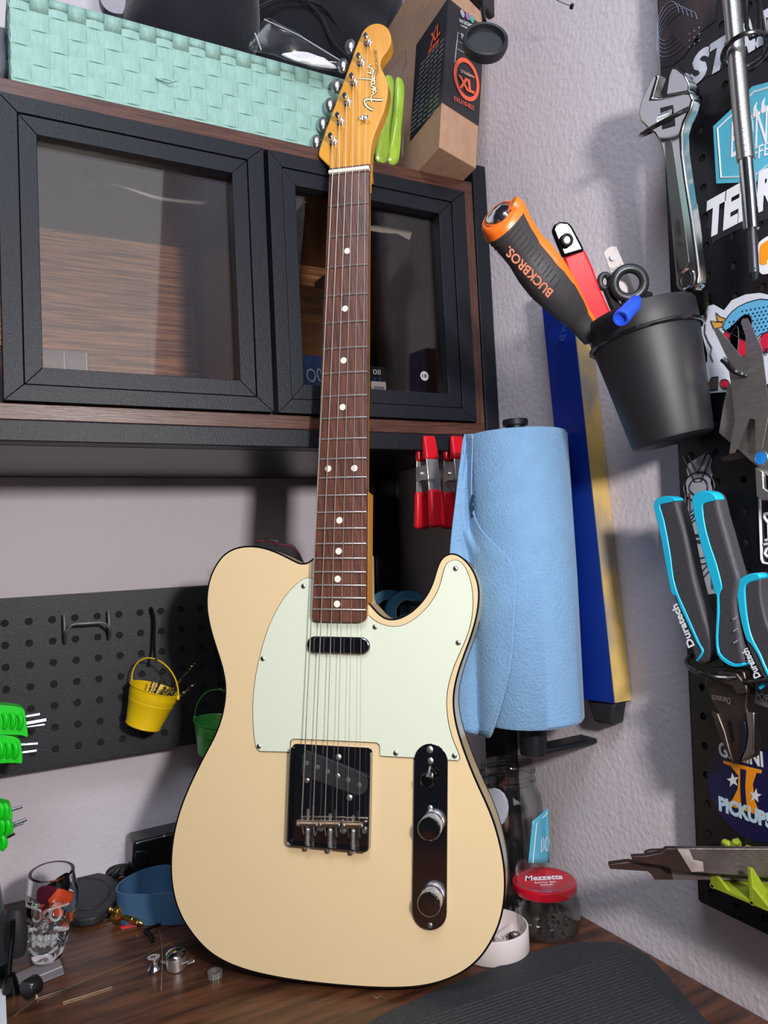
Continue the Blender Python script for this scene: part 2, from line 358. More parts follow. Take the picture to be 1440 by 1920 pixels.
# bags in the basket
cloth = mat('black_cloth', (22, 23, 30), .9, bump=.5, bscale=160, sheen=.25, spec=.15)
def pbag(name, label, pts, y, hf, hb, wr=.008):
    o = cr([YP(a, b, y) for a, b in pts], 4); t = thing(name, label, 'bag', V(o[0].x, y, min(p.z for p in o)))
    return t, B().pillow(o, (0, -1, 0), hf, hb, 10, wr, 18)
t, b = pbag('shoulder_bag', 'black cloth bag with looped strap standing in the basket at top left', [(215, 130), (225, 40), (236, 0), (240, -130), (330, -170), (462, -150), (480, -40), (472, 120), (330, 160)], .835, .035, .03)
b.obj('bag_body', cloth, t)
st_ = cr([YP(185, -40, .82), YP(186, 0, .82), YP(196, 22, .81), YP(212, 32, .81), YP(232, 34, .82)], 5, False)
bb = B()
for k in range(1): bb.loops([[p+V(.0, -.001, .004), p+V(.0, .001, .004), p+V(0, .001, -.004), p+V(0, -.001, -.004)] for p in st_])
bb.obj('strap', cloth, t)
B().tube(cr([YP(323, -60, .816), YP(324, 20, .812), YP(326, 60, .815)], 4, False), .0008, 5).obj('seam', cloth, t)
t, b = pbag('duffel_bag', 'bulging black cloth bag in the basket directly behind the headstock', [(440, 120), (432, 70), (445, -20), (470, -150), (640, -180), (752, -100), (751, 10), (744, 60), (722, 110), (700, 190), (560, 220), (470, 190)], .935, .05, .04)
b.obj('bag_body', cloth, t)
pts_ = cr([YP(425, 90, .885), YP(455, 40, .88), YP(520, 0, .88), YP(600, 10, .88), YP(640, 60, .885)], 5, False)
B().tube(pts_, .0022, 6).obj('piping', cloth, t)
pts_ = cr([YP(560, -10, .88), YP(600, 30, .88), (YP(625, 80, .88)), YP(655, 110, .885)], 5, False)
B().tube(pts_, .002, 6).obj('piping', cloth, t)
B().ball(tuple(YP(440, 17, .89)), .0012, 6).obj('zip_pull', chrome, t)
# grey pouch left of the basket
o_ = cr([YP(a, b, .80) for a, b in [(-40, 150), (-45, 60), (0, 55), (12, 65), (15, 110), (14, 158)]], 4)
t = B().pillow(o_, (0, -1, 0), .015, .015, 6).obj('grey_pouch', mat('grey_vinyl', (96, 98, 108), .3, bump=.6, bscale=60)); tag(t, 'grey vinyl pouch on the cabinet left of the basket', 'pouch')
# clear zip bag lying over the rim
zb = [(465, 88), (480, 60), (495, 36), (520, 45), (560, 68), (600, 95), (640, 118), (640, 134), (600, 128), (560, 118), (520, 105), (490, 96)]
P_ = [YP(a, b, .752) for a, b in zb]
t = thing('zip_bag', 'crumpled clear plastic zip bag draped over the basket rim', 'bag', P_[0])
film = glassmat('plastic_film', (.95, .96, .98), 1.35, .2)
B().pillow(cr(P_, 3), (0, -1, .1), .009, .004, 9, .007, 45).obj('film', film, t)
B().tube([YP(478, 62, .747), YP(490, 94, .746)], .0007, 5).obj('zip_line', mat('zip_white', (200, 204, 214), .3, alpha=.7), t)
B().tube([YP(495, 36, .744), YP(560, 66, .742), YP(636, 112, .744)], .0006, 5).obj('seal_edge', MATS['zip_white'], t)
B().pillow(cr([YP(a, b, .748) for a, b in [(528, 103), (545, 98), (575, 98), (610, 112), (632, 128), (600, 126), (560, 116)]], 3), (0, -1, 0), .003, .002, 5, .006, 90).obj('white_insert', mat('white_paper', (222, 222, 226), .5), t)
# lime sachets in clear film
o_ = cr([YP(a, b, .72) for a, b in [(706, 296), (708, 250), (716, 200), (722, 160), (728, 128), (745, 118), (752, 128), (750, 180), (744, 240), (736, 300), (722, 301)]], 3)
lime = mat('lime_foil', (186, 224, 70), .22, coat=.5, var=.3, scale=30, stretch=(6, 6, 1), bump=.7, bscale=40)
b0 = V((o_[0].x), .745, CT)
t = thing('foil_packet', 'lime green foil sticks in a clear sleeve between headstock and cardboard box', 'packet', V(YP(725, 300, .745).x, .745, CT))
def stick(pts, y): return B().pillow(cr([YP(a, b, y) for a, b in pts], 3), (0, -1, 0), .006, .004, 6, .002, 60)
stick([(704, 299), (707, 250), (714, 200), (720, 160), (724, 142), (737, 148), (735, 200), (729, 250), (725, 302)], .7480).obj('foil_stick', lime, t)
stick([(727, 302), (731, 250), (738, 200), (742, 150), (750, 146), (757, 160), (756, 205), (751, 255), (746, 305)], .7490).obj('foil_stick', lime, t)
B().pillow(cr([YP(a, b, .7475) for a, b in [(701, 301), (704, 250), (712, 190), (718, 140), (730, 120), (745, 108), (759, 90), (762, 130), (762, 190), (757, 250), (750, 308)]], 3), (0, -1, 0), .0075, .001, 7, .003, 50).obj('sleeve', film, t)
# ------------------------------------------------------------------ cardboard box
kraft = mat('kraft_card', (186, 148, 122), .75, var=.12, scale=90, spec=.2)
ink = mat('box_black', (32, 33, 38), .45); orange = mat('orange_ink', (240, 96, 62), .45)
A = V(.4604, .6846, CT); ex = V(.0653, .0232, 0); ey = V(.02, .198, 0); U = V(.128, 0, .99)*.275
t = thing('cardboard_box', 'tall kraft cardboard box with black printed sleeve on the cabinet corner', 'box', A)
B().hexa([A, A+ex, A+ex+ey, A+ey, A+U, A+ex+U, A+ex+ey+U, A+ey+U]).obj('carton', kraft, t, bevel=.0008)
nf_ = ex.cross(U).normalized()                          # front normal
if nf_.y > 0: nf_ = -nf_
nl_ = U.cross(ey).normalized()
if nl_.x > 0: nl_ = -nl_
def onpl(o, n):
    return lambda px, py: (lambda r: r*(o.dot(n)/r.dot(n)))(ray(px, py))
FP_, LP_ = onpl(A+nf_*.0004, nf_), onpl(A+nl_*.0004, nl_)
def bxy(f, px, py, o, a, b_):
    d = f(px, py)-o; aa, ab, bb_ = a.dot(a), a.dot(b_), b_.dot(b_); det = aa*bb_-ab*ab; p, q = d.dot(a), d.dot(b_); return ((p*bb_-q*ab)/det, (q*aa-p*ab)/det)
def slab(q, n, th, nm, m):
    return B().hexa([p for p in q]+[p+n*th for p in q]).obj(nm, m, t, smooth=False)
s0 = bxy(FP_, 831, 193, A, ex, U)[1]; s1 = bxy(FP_, 856, 9, A, ex, U)[1]
slab([A+U*s0, A+ex+U*s0, A+ex+U*s1, A+U*s1], nf_, .0006, 'printed_sleeve', ink)
l1 = bxy(LP_, 770, 250, A, ey, U)[0]
slab([A+U*s0, A+ey*l1+U*s0, A+ey*l1+U*s1, A+U*s1], nl_, .0006, 'printed_sleeve', ink)
eyn, exn, un = ey.normalized(), ex.normalized(), U.normalized()
rc = FP_(874, 150); ring = []
W_ = (ex.length)*.71/2
for k in range(41):
    a = 2*math.pi*k/40; ring.append([rc+nf_*z+(exn*math.cos(a)+(un)*math.sin(a))*r for r, z in ((W_, .0006), (W_*.80, .0006), (W_*.80, .0012), (W_, .0012))])
B().loops(ring, cap=False).obj('ring_mark', orange, t)
FPl = lambda a, b: FP_(a, b)+nf_*.0006
surf_text('XL', FPl, (859, 165), (888, 178), .0145, orange, t, nf_, bold=.045)
surf_text("D'Addario", FPl, (863, 137), (888, 148), .0036, mat('pale_orange_ink', (238, 176, 156), .5), t, nf_)
surf_text('EXL110-B25', FPl, (850, 189), (887, 208), .0050, orange, t, nf_)
surf_text('BULK', FPl, (864, 74), (890, 83), .006, white_ink, t, nf_)
surf_text('25 SETS', FPl, (868, 92), (893, 101), .005, white_ink, t, nf_)
surf_text('IMPORTANT', FPl, (860, 43), (885, 54), .004, white_ink, t, nf_)
surf_text('read before use', FPl, (862, 50), (884, 60), .0025, white_ink, t, nf_)
for (px, py), cc in (((866, 26), (170, 176, 182)), ((876, 31), (158, 98, 170)), ((884, 36), (70, 170, 140))):
    c = FPl(px, py); B().lathe([(.0042, 0), (.0042, .0003)], axis(c, nf_), 20).obj('colour_dot', mat('dot%d' % px, cc, .5), t)
for py0, py1, in ((61, 80), (77, 97), (92, 112)):
    B().tube([FPl(857, py0), FPl(893, py1)], .0003, 4).obj('print_line', white_ink, t)
B().tube([FPl(858, 61), FPl(852, 118)], .0003, 4).obj('print_line', white_ink, t)
LPl = lambda a, b: LP_(a, b)+nl_*.0006
surf_text('XL', LPl, (808, 91), (827, 64), .017, orange, t, nl_, bold=.02)
surf_text('EXL110-B25', LPl, (805, 103), (824, 81), .005, orange, t, nl_)
for k in range(15):
    py = 110+k*8.2
    surf_text('IIIII lllll III llll IIII', LPl, (791-k*1.45, py+14+k*.9), (834-k*.9, py-34+k*1.1), .0022, mat('fine_print', (120, 124, 128), .6), t, nl_, name='fine_print')
# black round dish on a stem hooked to the box
dm = mat('dish_black', (34, 35, 40), .55)
c = DP(909, 84, .74); dn = (DP(895, 60, .70)-DP(909, 78, .76)); dn = V(-.42, -.86, .28).normalized()
t = thing('round_dish', 'black round rubber dish on a thin stem hanging before the cardboard box', 'holder', c)
B().lathe([(.001, .0015), (.0168, .0015), (.0178, .003), (.0181, .0075), (.0196, .0082), (.0214, .007), (.0220, .002), (.0204, -.004), (.001, -.005)], axis(c, dn), 48).obj('dish', dm, t)
B().tube([DP(908, 40, .75), DP(905, 20, .755), DP(903, -12, .76)], .0022, 10).obj('stem', black_gloss, t)
bc = DP(903, -2, .765)
B().prism([(p.x, p.y) for p in cr([V(-.022, -.008, 0), V(.018, -.012, 0), V(.018, .02, 0), V(-.022, .03, 0)], 1)], -.004, .004, fr(bc, exn, un)).obj('clip_block', black_plastic, t, bevel=.002)
# string with ball end
t = thing('ball_end_string', 'thin metal guitar string with ball end near the top of the right wall', 'string', XP(1072, 12, XW-.03))
pp = cr([XP(965, -70, XW-.055), XP(1010, -20, XW-.05), XP(1050, 3, XW-.045), XP(1070, 11, XW-.044)], 5, False)
B().tube(pp, .0004, 5).obj('string_wire', dark_steel, t)
B().lathe([(.0018, -.002), (.0018, .002)], axis(XP(1072, 12, XW-.044), (.3, 1, -.5)), 12).obj('ball_end', black_metal, t)
# ------------------------------------------------------------------ guitar
cream = mat('cream_lacquer', (225, 199, 155), .22, coat=.35, spec=.45)
mint = mat('mint_plastic', (215, 222, 201), .3, coat=.15)
blackb = mat('black_binding', (12, 11, 12), .25)
maple = mat('amber_maple', (234, 170, 68), .22, scale=9, stretch=(14, 1.5, 1), col2=(210, 140, 50), coat=.5, detail=6, contrast=(.25, .75))
mapleG = maple
rosew = mat('rosewood', (112, 66, 50), .42, scale=24, stretch=(16, 1.2, 1), col2=(58, 32, 26), bump=.3, bscale=60, detail=7, contrast=(.28, .72), coords='Object')
ivory = mat('bone_nut', (232, 226, 208), .4); dotm = mat('pearl_dot', (232, 226, 214), .35)
plated = mat('smoked_chrome', (150, 150, 155), .10, 1)
nickel = mat('nickel', (225, 220, 214), .34, 1)
g = thing('electric_guitar', 'cream single-cutaway electric guitar with mint pickguard leaning back against the cabinet', 'guitar', GW(.0, -.79, -.03))
body_px = [(587.5, 1046), (580.5, 1052.8), (573.6, 1055.5), (565, 1056.4), (557, 1053.6), (544.4, 1046.7), (527.8, 1038.3), (511, 1031), (494.4, 1025.8), (480.5, 1023.3), (464, 1022.8), (450, 1024.2), (433.3, 1029.2), (419.4, 1038), (407, 1052.8), (397.2, 1070.8), (391, 1089), (387.8, 1105.5), (386.4, 1125), (387, 1141.7), (389.4, 1161), (394.4, 1183.3), (401.4, 1207), (409.7, 1230.5), (416, 1251.4), (420.8, 1272), (422.2, 1291.7), (421, 1314), (416.7, 1337.5), (409.7, 1361), (401.4, 1380.5), (391, 1400), (379, 1420.8), (366.7, 1447), (355.5, 1469.4), (345.8, 1491.7), (334.7, 1522), (327.8, 1547), (322, 1577.8), (319.7, 1605.5), (319.2, 1633), (321, 1658), (325.5, 1683), (332, 1703), (341.7, 1725), (357, 1748.6), (375, 1771), (394.4, 1789), (416.7, 1802.8), (444.4, 1815), (472, 1823.6), (505.5, 1831.4), (539, 1837.5), (577.8, 1843), (619.4, 1847.5), (661, 1851), (700, 1853.6), (739, 1854.3), (766.7, 1853.3), (794.4, 1850.5), (819.4, 1845), (844.4, 1836.7), (866.7, 1825.5), (886, 1812.5), (902.8, 1795.8), (916.7, 1776.4), (929, 1754), (937.5, 1733), (944.4, 1709.7), (948.3, 1677.8), (948.9, 1650), (946.7, 1622), (943, 1600), (937.5, 1575), (930.5, 1550), (922, 1525), (911, 1500), (901, 1479), (891.4, 1458), (877.5, 1423.6), (863.6, 1385.4), (855, 1354), (851.5, 1326), (851, 1305.6), (855, 1281), (861.9, 1253.5), (874, 1222), (886, 1191), (894.9, 1159.7), (900, 1128.5), (900, 1104), (895.5, 1083), (886, 1064), (874, 1048.6), (860, 1039), (849.7, 1036), (839.3, 1037.5), (828.9, 1043.4), (822, 1053.8), (816.7, 1069.4), (811.5, 1090), (804.6, 1107.6), (790.7, 1128.5), (773, 1145.8), (756, 1156), (738.6, 1161.5), (724.7, 1160.4), (712.6, 1152.8), (702, 1140.6), (695, 1132), (688, 1126.5)]
body = [GUV(a, b, 0) for a, b in body_px]
def resam(pts, sm=1):
    P = [V(p[0], p[1], 0) for p in pts]
    for _ in range(sm): P = [P[0]]+[(P[i-1]+P[i]*2+P[i+1])/4 for i in range(1, len(P)-1)]+[P[-1]]
    return [(p.x, p.y) for p in cr(P, 3, False)]
outl = resam(body)
nk0, nk1 = GUV(684.5, 1128, 0), GUV(683, 1052, 0); nk2 = GUV(592, 1046, 0)
full = outl+[nk0, (nk1[0]-.002, nk1[1])]
def inset(pts, d):
    n = len(pts); A_ = sum(pts[i][0]*pts[(i+1) % n][1]-pts[(i+1) % n][0]*pts[i][1] for i in range(n)); sg = 1 if A_ > 0 else -1; out = []
    for i in range(n):
        a, b_ = V(*pts[i-1], 0), V(*pts[(i+1) % n], 0); t_ = (b_-a).normalized(); nn = V(-t_.y, t_.x, 0)*sg
        out.append((pts[i][0]+nn.x*d, pts[i][1]+nn.y*d))
    return out
bt = .036
ins = inset(full, .0015)
B(GM).prism(ins, -bt, 0).obj('body', cream, g, bevel=.0004)
def band(o_, i_, z0, z1):
    n = len(o_); return B(GM).loops([[(*o_[i], z0) for i in range(n)], [(*o_[i], z1) for i in range(n)], [(*i_[i], z1) for i in range(n)], [(*i_[i], z0) for i in range(n)]], cap=False)
sk = inset(full, .0004); i2 = inset(full, .0017)
band(full, i2, -.0020, .00005).obj('binding', blackb, g, bevel=.0003)
band(sk, i2, -bt+.0020, -.0020).obj('body_side', cream, g)
band(full, i2, -bt-.0001, -bt+.0020).obj('binding', blackb, g)
heel = [GUV(585, 1140, 0), GUV(588, 1040, 0), GUV(684, 1033, 0), GUV(686, 1040, 0), GUV(687, 1120, 0), GUV(692, 1132, 0), GUV(700, 1146, 0), GUV(700, 1175, 0), GUV(600, 1175, 0)]
B(GM).prism(heel, -bt+.001, -.0165).obj('neck_heel', cream, g, bevel=.002)
# pickguard
pg = [(583, 1082.5), (572, 1084), (561, 1090), (547, 1103), (533, 1119.4), (519.4, 1141.7), (507, 1166.7), (495.8, 1197), (486, 1233), (479, 1266.7), (475, 1300), (473.6, 1327.8), (474, 1350), (475.8, 1377.8), (478.5, 1397), (481, 1404), (485, 1408), (491, 1409.3)]
pg2 = [(543, 1410.5), (544.4, 1392), (546, 1388.5), (549.5, 1386.3), (553, 1386), (700, 1392.6), (706, 1393.4), (709.8, 1396), (711.5, 1400), (712.5, 1418), (775, 1421.5), (840.8, 1425.4), (854, 1426.4)]
pg3 = [(857.5, 1426.7), (861.3, 1424), (862, 1418), (854.7, 1399), (848, 1382), (841, 1354), (838, 1326.4), (838.6, 1302), (842.8, 1277.8), (851.5, 1250), (861.9, 1225.7), (874, 1198), (882.7, 1170), (887, 1139), (886, 1107.6), (881, 1083), (872, 1062.5), (861.9, 1052), (853, 1049.3), (842.8, 1052), (835.8, 1059), (830.6, 1073), (825.4, 1093.7), (816.7, 1114.6), (802.8, 1135.4), (783.7, 1154.5), (763, 1168.4), (745.5, 1173.6), (728, 1173), (712.5, 1168.4), (700.4, 1161.5), (691.7, 1153.8), (686, 1152)]
U3 = lambda L, z=.002: [GUV(a, b, z) for a, b in L]
pgo = resam(U3(pg), 0)+U3(pg2)+resam(U3(pg3), 0)
B(GM).prism(pgo, .0001, .0013).obj('pickguard_ply', blackb, g)
B(GM).prism(inset(pgo, .0005), .0013, .0019).obj('pickguard', mint, g)
def screw(px, py, z, r=.0026, par=g, m=nickel):
    u, v = GUV(px, py, z); s = B(GM @ Matrix.Translation(V(u, v, z))).lathe([(r, -.0004), (r, .0002), (r*.8, .0008), (r*.35, .0012), (.0001, .0012)], n=16).obj('screw', m, par)
    B(GM @ Matrix.Translation(V(u, v, z)) @ Matrix.Rotation(random.random()*3, 4, 'Z')).box((-r*.6, -r*.13, .0009), (r*.6, r*.13, .00128)).box((-r*.13, -r*.6, .0009), (r*.13, r*.6, .00128)).obj('slot', blackb, s, smooth=False)
    return s
def sub(o, p):   # move a just made mesh under a mesh parent whose origin is its thing's origin
    return o
for p_ in [(569, 1099), (492.7, 1235), (485.5, 1399.5), (703, 1175.7), (854, 1066), (859, 1205), (742, 1412), (852, 1417)]: screw(*p_, .0019)
# neck
W0_, W1_ = (-.0211, .0212), (-.0279, .0284)
fl0, fr0 = GUV(617, 324, .009), GUV(691.8, 317.5, .009); fl1, fr1 = GUV(583.4, 1166, .009), GUV(686.6, 1166, .009)
def edge(v):
    t_ = (v-fl0[1])/(fl1[1]-fl0[1]); return fl0[0]+(fl1[0]-fl0[0])*t_, fr0[0]+(fr1[0]-fr0[0])*t_
v0, v1 = (fl0[1]+fr0[1])/2, (fl1[1]+fr1[1])/2
def neckring(v, th, zt=.0045):
    l, r = edge(v); w = (r-l)/2; c = (l+r)/2
    return [(c-w, v, zt)]+[(c-w*math.cos(a)*1.0, v, zt-.002-th*math.sin(a)**.8) for a in [math.pi*k/14 for k in range(15)]]+[(c+w, v, zt)]
vs_ = [v0+.002+(v1-v0-.002)*k/16 for k in range(13)]
rings = [neckring(v, .0145+.002*(k/12)) for k, v in enumerate(vs_)]
B(GM).loops(rings).obj('neck', maple, g)
hv = vs_[-1]; l_, r_ = edge(hv); l2, r2 = edge(v1)
B(GM).prism([(l_, hv+.01), (r_, hv+.01), (r2, v1+.004), (l2, v1+.004)], -.0160, .0045).obj('neck_heel', maple, g, bevel=.001)
# fretboard with a slight camber and rounded end corners
nb = 11; rings = []
for v in [v0-.0025+(v1-.006-v0+.0025)*k/20 for k in range(21)]+[v1-.006+.003, v1-.006+.0052, v1]:
    l, r = edge(v); q = max(0, (v-(v1-.006))/.006) if v1 > v0 else max(0, ((v1+.006)-v)/.006)
    rings.append((v, l, r))
def fring(v, l, r, sh=0):
    c, w = (l+r)/2, (r-l)/2-sh
    return [(c-w, v, .0045)]+[(c+w*t_, v, .0093-.0009*t_*t_) for t_ in [-1+2*k/10 for k in range(11)]]+[(c+w, v, .0045)]
L_ = []
for k in range(21):
    v = (v0-.0035)+((v1+.006)-(v0-.0035))*k/20; L_.append(fring(v, *edge(v)))
for a in (.35, .7, 1): L_.append(fring(v1+.006-.006*math.sin(a*math.pi/2), *edge(v1), sh=.006*(1-math.cos(a*math.pi/2))))
B(GM).loops(L_).obj('fretboard', rosew, g)
frets = [(617.1, 386.3, 381.9), (0, 444.8, 439.7), (0, 501.2, 496.9), (0, 554.6, 551.3), (0, 606.2, 602.3), (0, 654.1, 651.3), (0, 700.4, 697.8), (0, 743.7, 741.3), (0, 784.9, 782.9), (0, 823.8, 821.9), (0, 860.9, 859.4), (0, 896.3, 895), (0, 929.3, 928.4), (0, 961, 960.3), (0, 991.2, 990.6), (0, 1020, 1019.4), (0, 1047.4, 1047), (0, 1073, 1072.6), (0, 1097.9, 1097.5), (0, 1121.5, 1121.2), (0, 1143.4, 1143.1)]
for _, ya, yb in frets:
    v = (GUV(600, ya, .0095)[1]+GUV(687, yb, .0095)[1])/2; l, r = edge(v); l += .0006; r -= .0006; c, w = (l+r)/2, (r-l)/2
    B(GM).tube([(c+w*t_, v, .0097-.0009*t_*t_) for t_ in (-1, -.66, -.33, 0, .33, .66, 1)], .0011, 8).obj('fret', nickel, g)
def camz(u, v): l, r = edge(v); return .0093-.0009*((u-(l+r)/2)/((r-l)/2))**2
for px, py in [(651, 470.4), (647, 578.6), (644.3, 675.8), (642.5, 763.2), (615.3, 878.4), (664.3, 877.6), (636.6, 975.5), (635, 1033.3), (633.2, 1085.5), (632, 1132.3)]:
    u, v = GUV(px, py, .0094); B(GM @ Matrix.Translation(V(u, v, camz(u, v)-.0002))).lathe([(.0032, 0), (.0032, .0004)], n=24).obj('inlay_dot', dotm, g)
B(GM).prism([(edge(v0+.0)[0]-.0004, v0+.0028), (edge(v0)[1]+.0004, v0+.0028), (edge(v0)[1]+.0004, v0-.0012), (edge(v0)[0]-.0004, v0-.0012)], .0045, .0113).obj('nut', ivory, g, bevel=.0009)
# headstock
hs = [(617.5, 312), (608, 303), (599.5, 294.5), (597.3, 289.5), (598, 283), (603, 267), (615, 233), (631.7, 186.7), (650, 136.7), (666.7, 90), (675, 70), (681.7, 56.7), (691.7, 47.5), (703, 43.7), (713, 44), (723, 49), (730, 58), (733, 70), (732.5, 81.7), (727.5, 93), (721, 101.7), (715, 110), (713, 120), (715, 128.5), (719.5, 137), (724, 146.7), (727, 158), (727, 175), (724, 191.7), (719, 210), (711.7, 228), (703, 248), (697.5, 266.7), (694.7, 286.7), (693.8, 312)]
hso = resam([GUV(a, b, .0005) for a, b in hs], 0)+[(edge(v0)[1], v0-.004), (edge(v0)[0], v0-.004)]
B(GM).prism(hso, -.0140, .0005).obj('headstock', maple, g, bevel=.0012, seg=3)
B(GM).prism([(edge(v0)[0], v0-.004), (edge(v0)[1], v0-.004), (edge(v0)[1], v0+.0065), (edge(v0)[0], v0+.0065)], .0004, .0078).obj('board_end', rosew, g)
B(GM).loops([[(edge(v0)[0], v0+.010, -.002), (edge(v0)[1], v0+.010, -.002), (edge(v0)[1], v0-.02, -.003), (edge(v0)[0], v0-.02, -.003)], [((edge(v0)[0]*.6), v0+.008, -.0138), ((edge(v0)[1]*.6), v0+.008, -.0138), (edge(v0)[1]*.7, v0-.02, -.0150), (edge(v0)[0]*.7, v0-.02, -.0150)]]).obj('volute', maple, g)
# tuners
tun = [((690, 80.8), (660, 87)), ((676.7, 118), (646, 123)), ((663.7, 155), (634, 161)), ((651, 191.7), (621, 197)), ((637.8, 228), (607.5, 232.5)), ((624.5, 265.8), (595.5, 266))]
posts = []
for (bx, by), (kx, ky) in tun:
    u, v = GUV(bx, by, .001); posts.append((u, v)); T_ = GM @ Matrix.Translation(V(u, v, 0))
    tm = B(T_).lathe([(.0048, .0006), (.0048, .0016), (.0040, .0024), (.0030, .0026)], n=24).obj('tuning_machine', chrome, g)
    B(T_).lathe([(.0029, .0005), (.0029, .0052), (.0022, .0062), (.0022, .0092), (.0028, .0100), (.0030, .0125), (.0024, .0130)], n=18).obj('post', chrome, tm)
    B(T_).box((-.0006, -.0032, .0108), (.0006, .0032, .01305)).obj('post_slot', blackb, tm, smooth=False)
    for q in range(3): B(T_).tube([(.0031*math.cos(a), .0031*math.sin(a), .0035+.0011*q) for a in [2*math.pi*k/14 for k in range(14)]], .00045, 5, closed=True).obj('string_wrap', nickel, tm)
    ku, kv = GUV(kx, ky, -.022); zz = -.022
    B(GM).box((u-.007, v-.0075, -.0235), (u+.007, v+.0075, -.0141)).obj('gear_case', chrome, tm, bevel=.002)
    B(GM).tube([(u-.004, v, -.0195), (ku+.004, kv, -.021), (ku, kv, zz)], .0017, 8).obj('shaft', chrome, tm)
    d_ = V(-.75, .12, .15).normalized()
    B(GM).ball((ku-.002, kv, zz), (.0062, .0092, .0042), 18).obj('button', mat('button_chrome', (190, 188, 190), .3, 1), tm)
su, sv = GUV(684, 221, .004)
tr_ = B(GM @ Matrix.Translation(V(su, sv, .0005))).loops([[(x, -.0022, z), (x, .0022, z), (x, .0022, z+.0007), (x, -.0022, z+.0007)] for x, z in ((-.0052, .0052), (-.0044, .0058), (-.0034, .0038), (-.0022, .0032), (.0022, .0032), (.0034, .0038), (.0044, .0058), (.0052, .0052))]).obj('string_tree', chrome, g)
B(GM @ Matrix.Translation(V(su, sv, .0005))).lathe([(.0024, 0), (.0024, .0044), (.0012, .0050)], n=16).obj('screw', nickel, tr_)
# logo drawn as stroked ribbons
gold = mat('logo_gold', (244, 224, 176), .35); lblk = mat('logo_black', (36, 24, 14), .5)
LG = [[(945, 1004), (900, 1006), (850, 1002), (800, 997), (760, 999), (743, 1012), (742, 1036), (756, 1064), (784, 1092), (818, 1110), (840, 1118)],
      [(838, 938), (826, 952), (816, 975), (813, 1000), (822, 1026)],
      [(832, 948), (850, 934), (868, 920), (873, 906), (862, 898), (842, 902), (832, 916), (838, 930), (852, 932), (868, 916)],
      [(874, 898), (850, 890), (818, 884)], [(826, 884), (846, 876), (868, 880)], [(868, 880), (872, 868), (850, 862), (818, 848), (812, 838), (822, 832)],
      [(852, 832), (858, 812), (850, 796), (830, 792), (815, 800), (818, 818), (836, 826), (852, 820)], [(862, 790), (820, 776), (760, 768), (682, 764)],
      [(846, 780), (856, 762), (852, 742), (838, 732), (826, 738), (828, 756), (840, 764), (852, 750)],
      [(838, 716), (806, 706), (770, 694)], [(802, 704), (812, 690), (830, 690), (842, 700)], [(842, 700), (846, 680), (834, 664), (816, 668)], [(800, 650), (790, 630), (800, 612), (818, 600)], [(770, 640), (800, 640), (836, 652)]]
lb, lg = B(GM), B(GM)
for s_ in LG:
    P = cr([V(*GUV(560+a/6, 20+b_/6, .0006), .0006) for a, b_ in s_], 4, False)
    w0 = .0019 if len(s_) > 10 else .00135
    for bb, k, z in ((lb, 1, .0006), (lg, .5, .00075)):
        R_ = []
        for i, p in enumerate(P):
            t_ = (P[min(i+1, len(P)-1)]-P[max(i-1, 0)]).normalized(); n_ = V(-t_.y, t_.x, 0)*w0*k
            R_.append([p+n_+V(0, 0, z-.0006), p-n_+V(0, 0, z-.0006)])
        R2 = [[a+V(0, 0, .0001) for a in r]+[b_ for b_ in r[::-1]] for r in R_]; bb.loops(R2)
lb.obj('logo_outline', lblk, g, smooth=False); lg.obj('logo', gold, g, smooth=False)
p0 = GP(560+905/6, 20+725/6, .0006); p1 = GP(560+876/6, 20+430/6, .0006)
x_ = (p1-p0).normalized(); text('"TELECASTER"', fr(p0, x_, GR.col[2].cross(x_)), .0034, lblk, g, width=(p1-p0).length, depth=.0001)
# strings
nx = [(623.9, 320.5), (635.9, 319.8), (648.2, 319), (660.7, 318.2), (673, 317.4), (685, 316.5)]
sx = [(565.8, 1536), (587, 1538), (609.3, 1540), (630.5, 1541), (651.8, 1543), (674, 1545)]
hx = [(569.5, 1566), (590.5, 1568), (611, 1570), (631.5, 1571), (654, 1573.5), (675, 1574)]
order = [5, 4, 3, 2, 1, 0]
for i in range(6):
    a = GUV(*nx[i], .0118); s_ = GUV(*sx[i], .0125); h_ = GUV(*hx[i], .002); pu, pv_ = posts[5-i]; rr = [.00058, .0005, .00042, .0003, .00022, .00018][i]
    side = .0032
    B(GM).tube([(pu+.001, pv_-side*.6, .0062), (a[0], a[1]+.001, .0116), (a[0], a[1], .0117), (a[0], a[1]-.001, .0117), (*s_, .0128), (s_[0]*.6+h_[0]*.4, s_[1]*.6+h_[1]*.4, .0095), (*h_, .0015)], rr, 6).obj('string', mat('string_steel', (240, 234, 222), .42, .9), g)
# neck pickup
q0, q1 = GUV(574, 1209, .006), GUV(693.5, 1211, .006); pw = (q1[0]-q0[0])/2; pc = ((q0[0]+q1[0])/2, (q0[1]+q1[1])/2); r_ = .0083
def stad(cx, cy, hw, r, n=10, vert=False):
    P = [(hw-r+r*math.cos(a), r*math.sin(a)) for a in [-math.pi/2+math.pi*k/n for k in range(n+1)]]+[(-hw+r+r*math.cos(a), r*math.sin(a)) for a in [math.pi/2+math.pi*k/n for k in range(n+1)]]
    return [(cx+(-y if vert else x), cy+(x if vert else y)) for x, y in P]
B(GM).prism(stad(*pc, pw, r_), .0019, .0066).obj('neck_pickup', plated, g, bevel=.0022, seg=4)
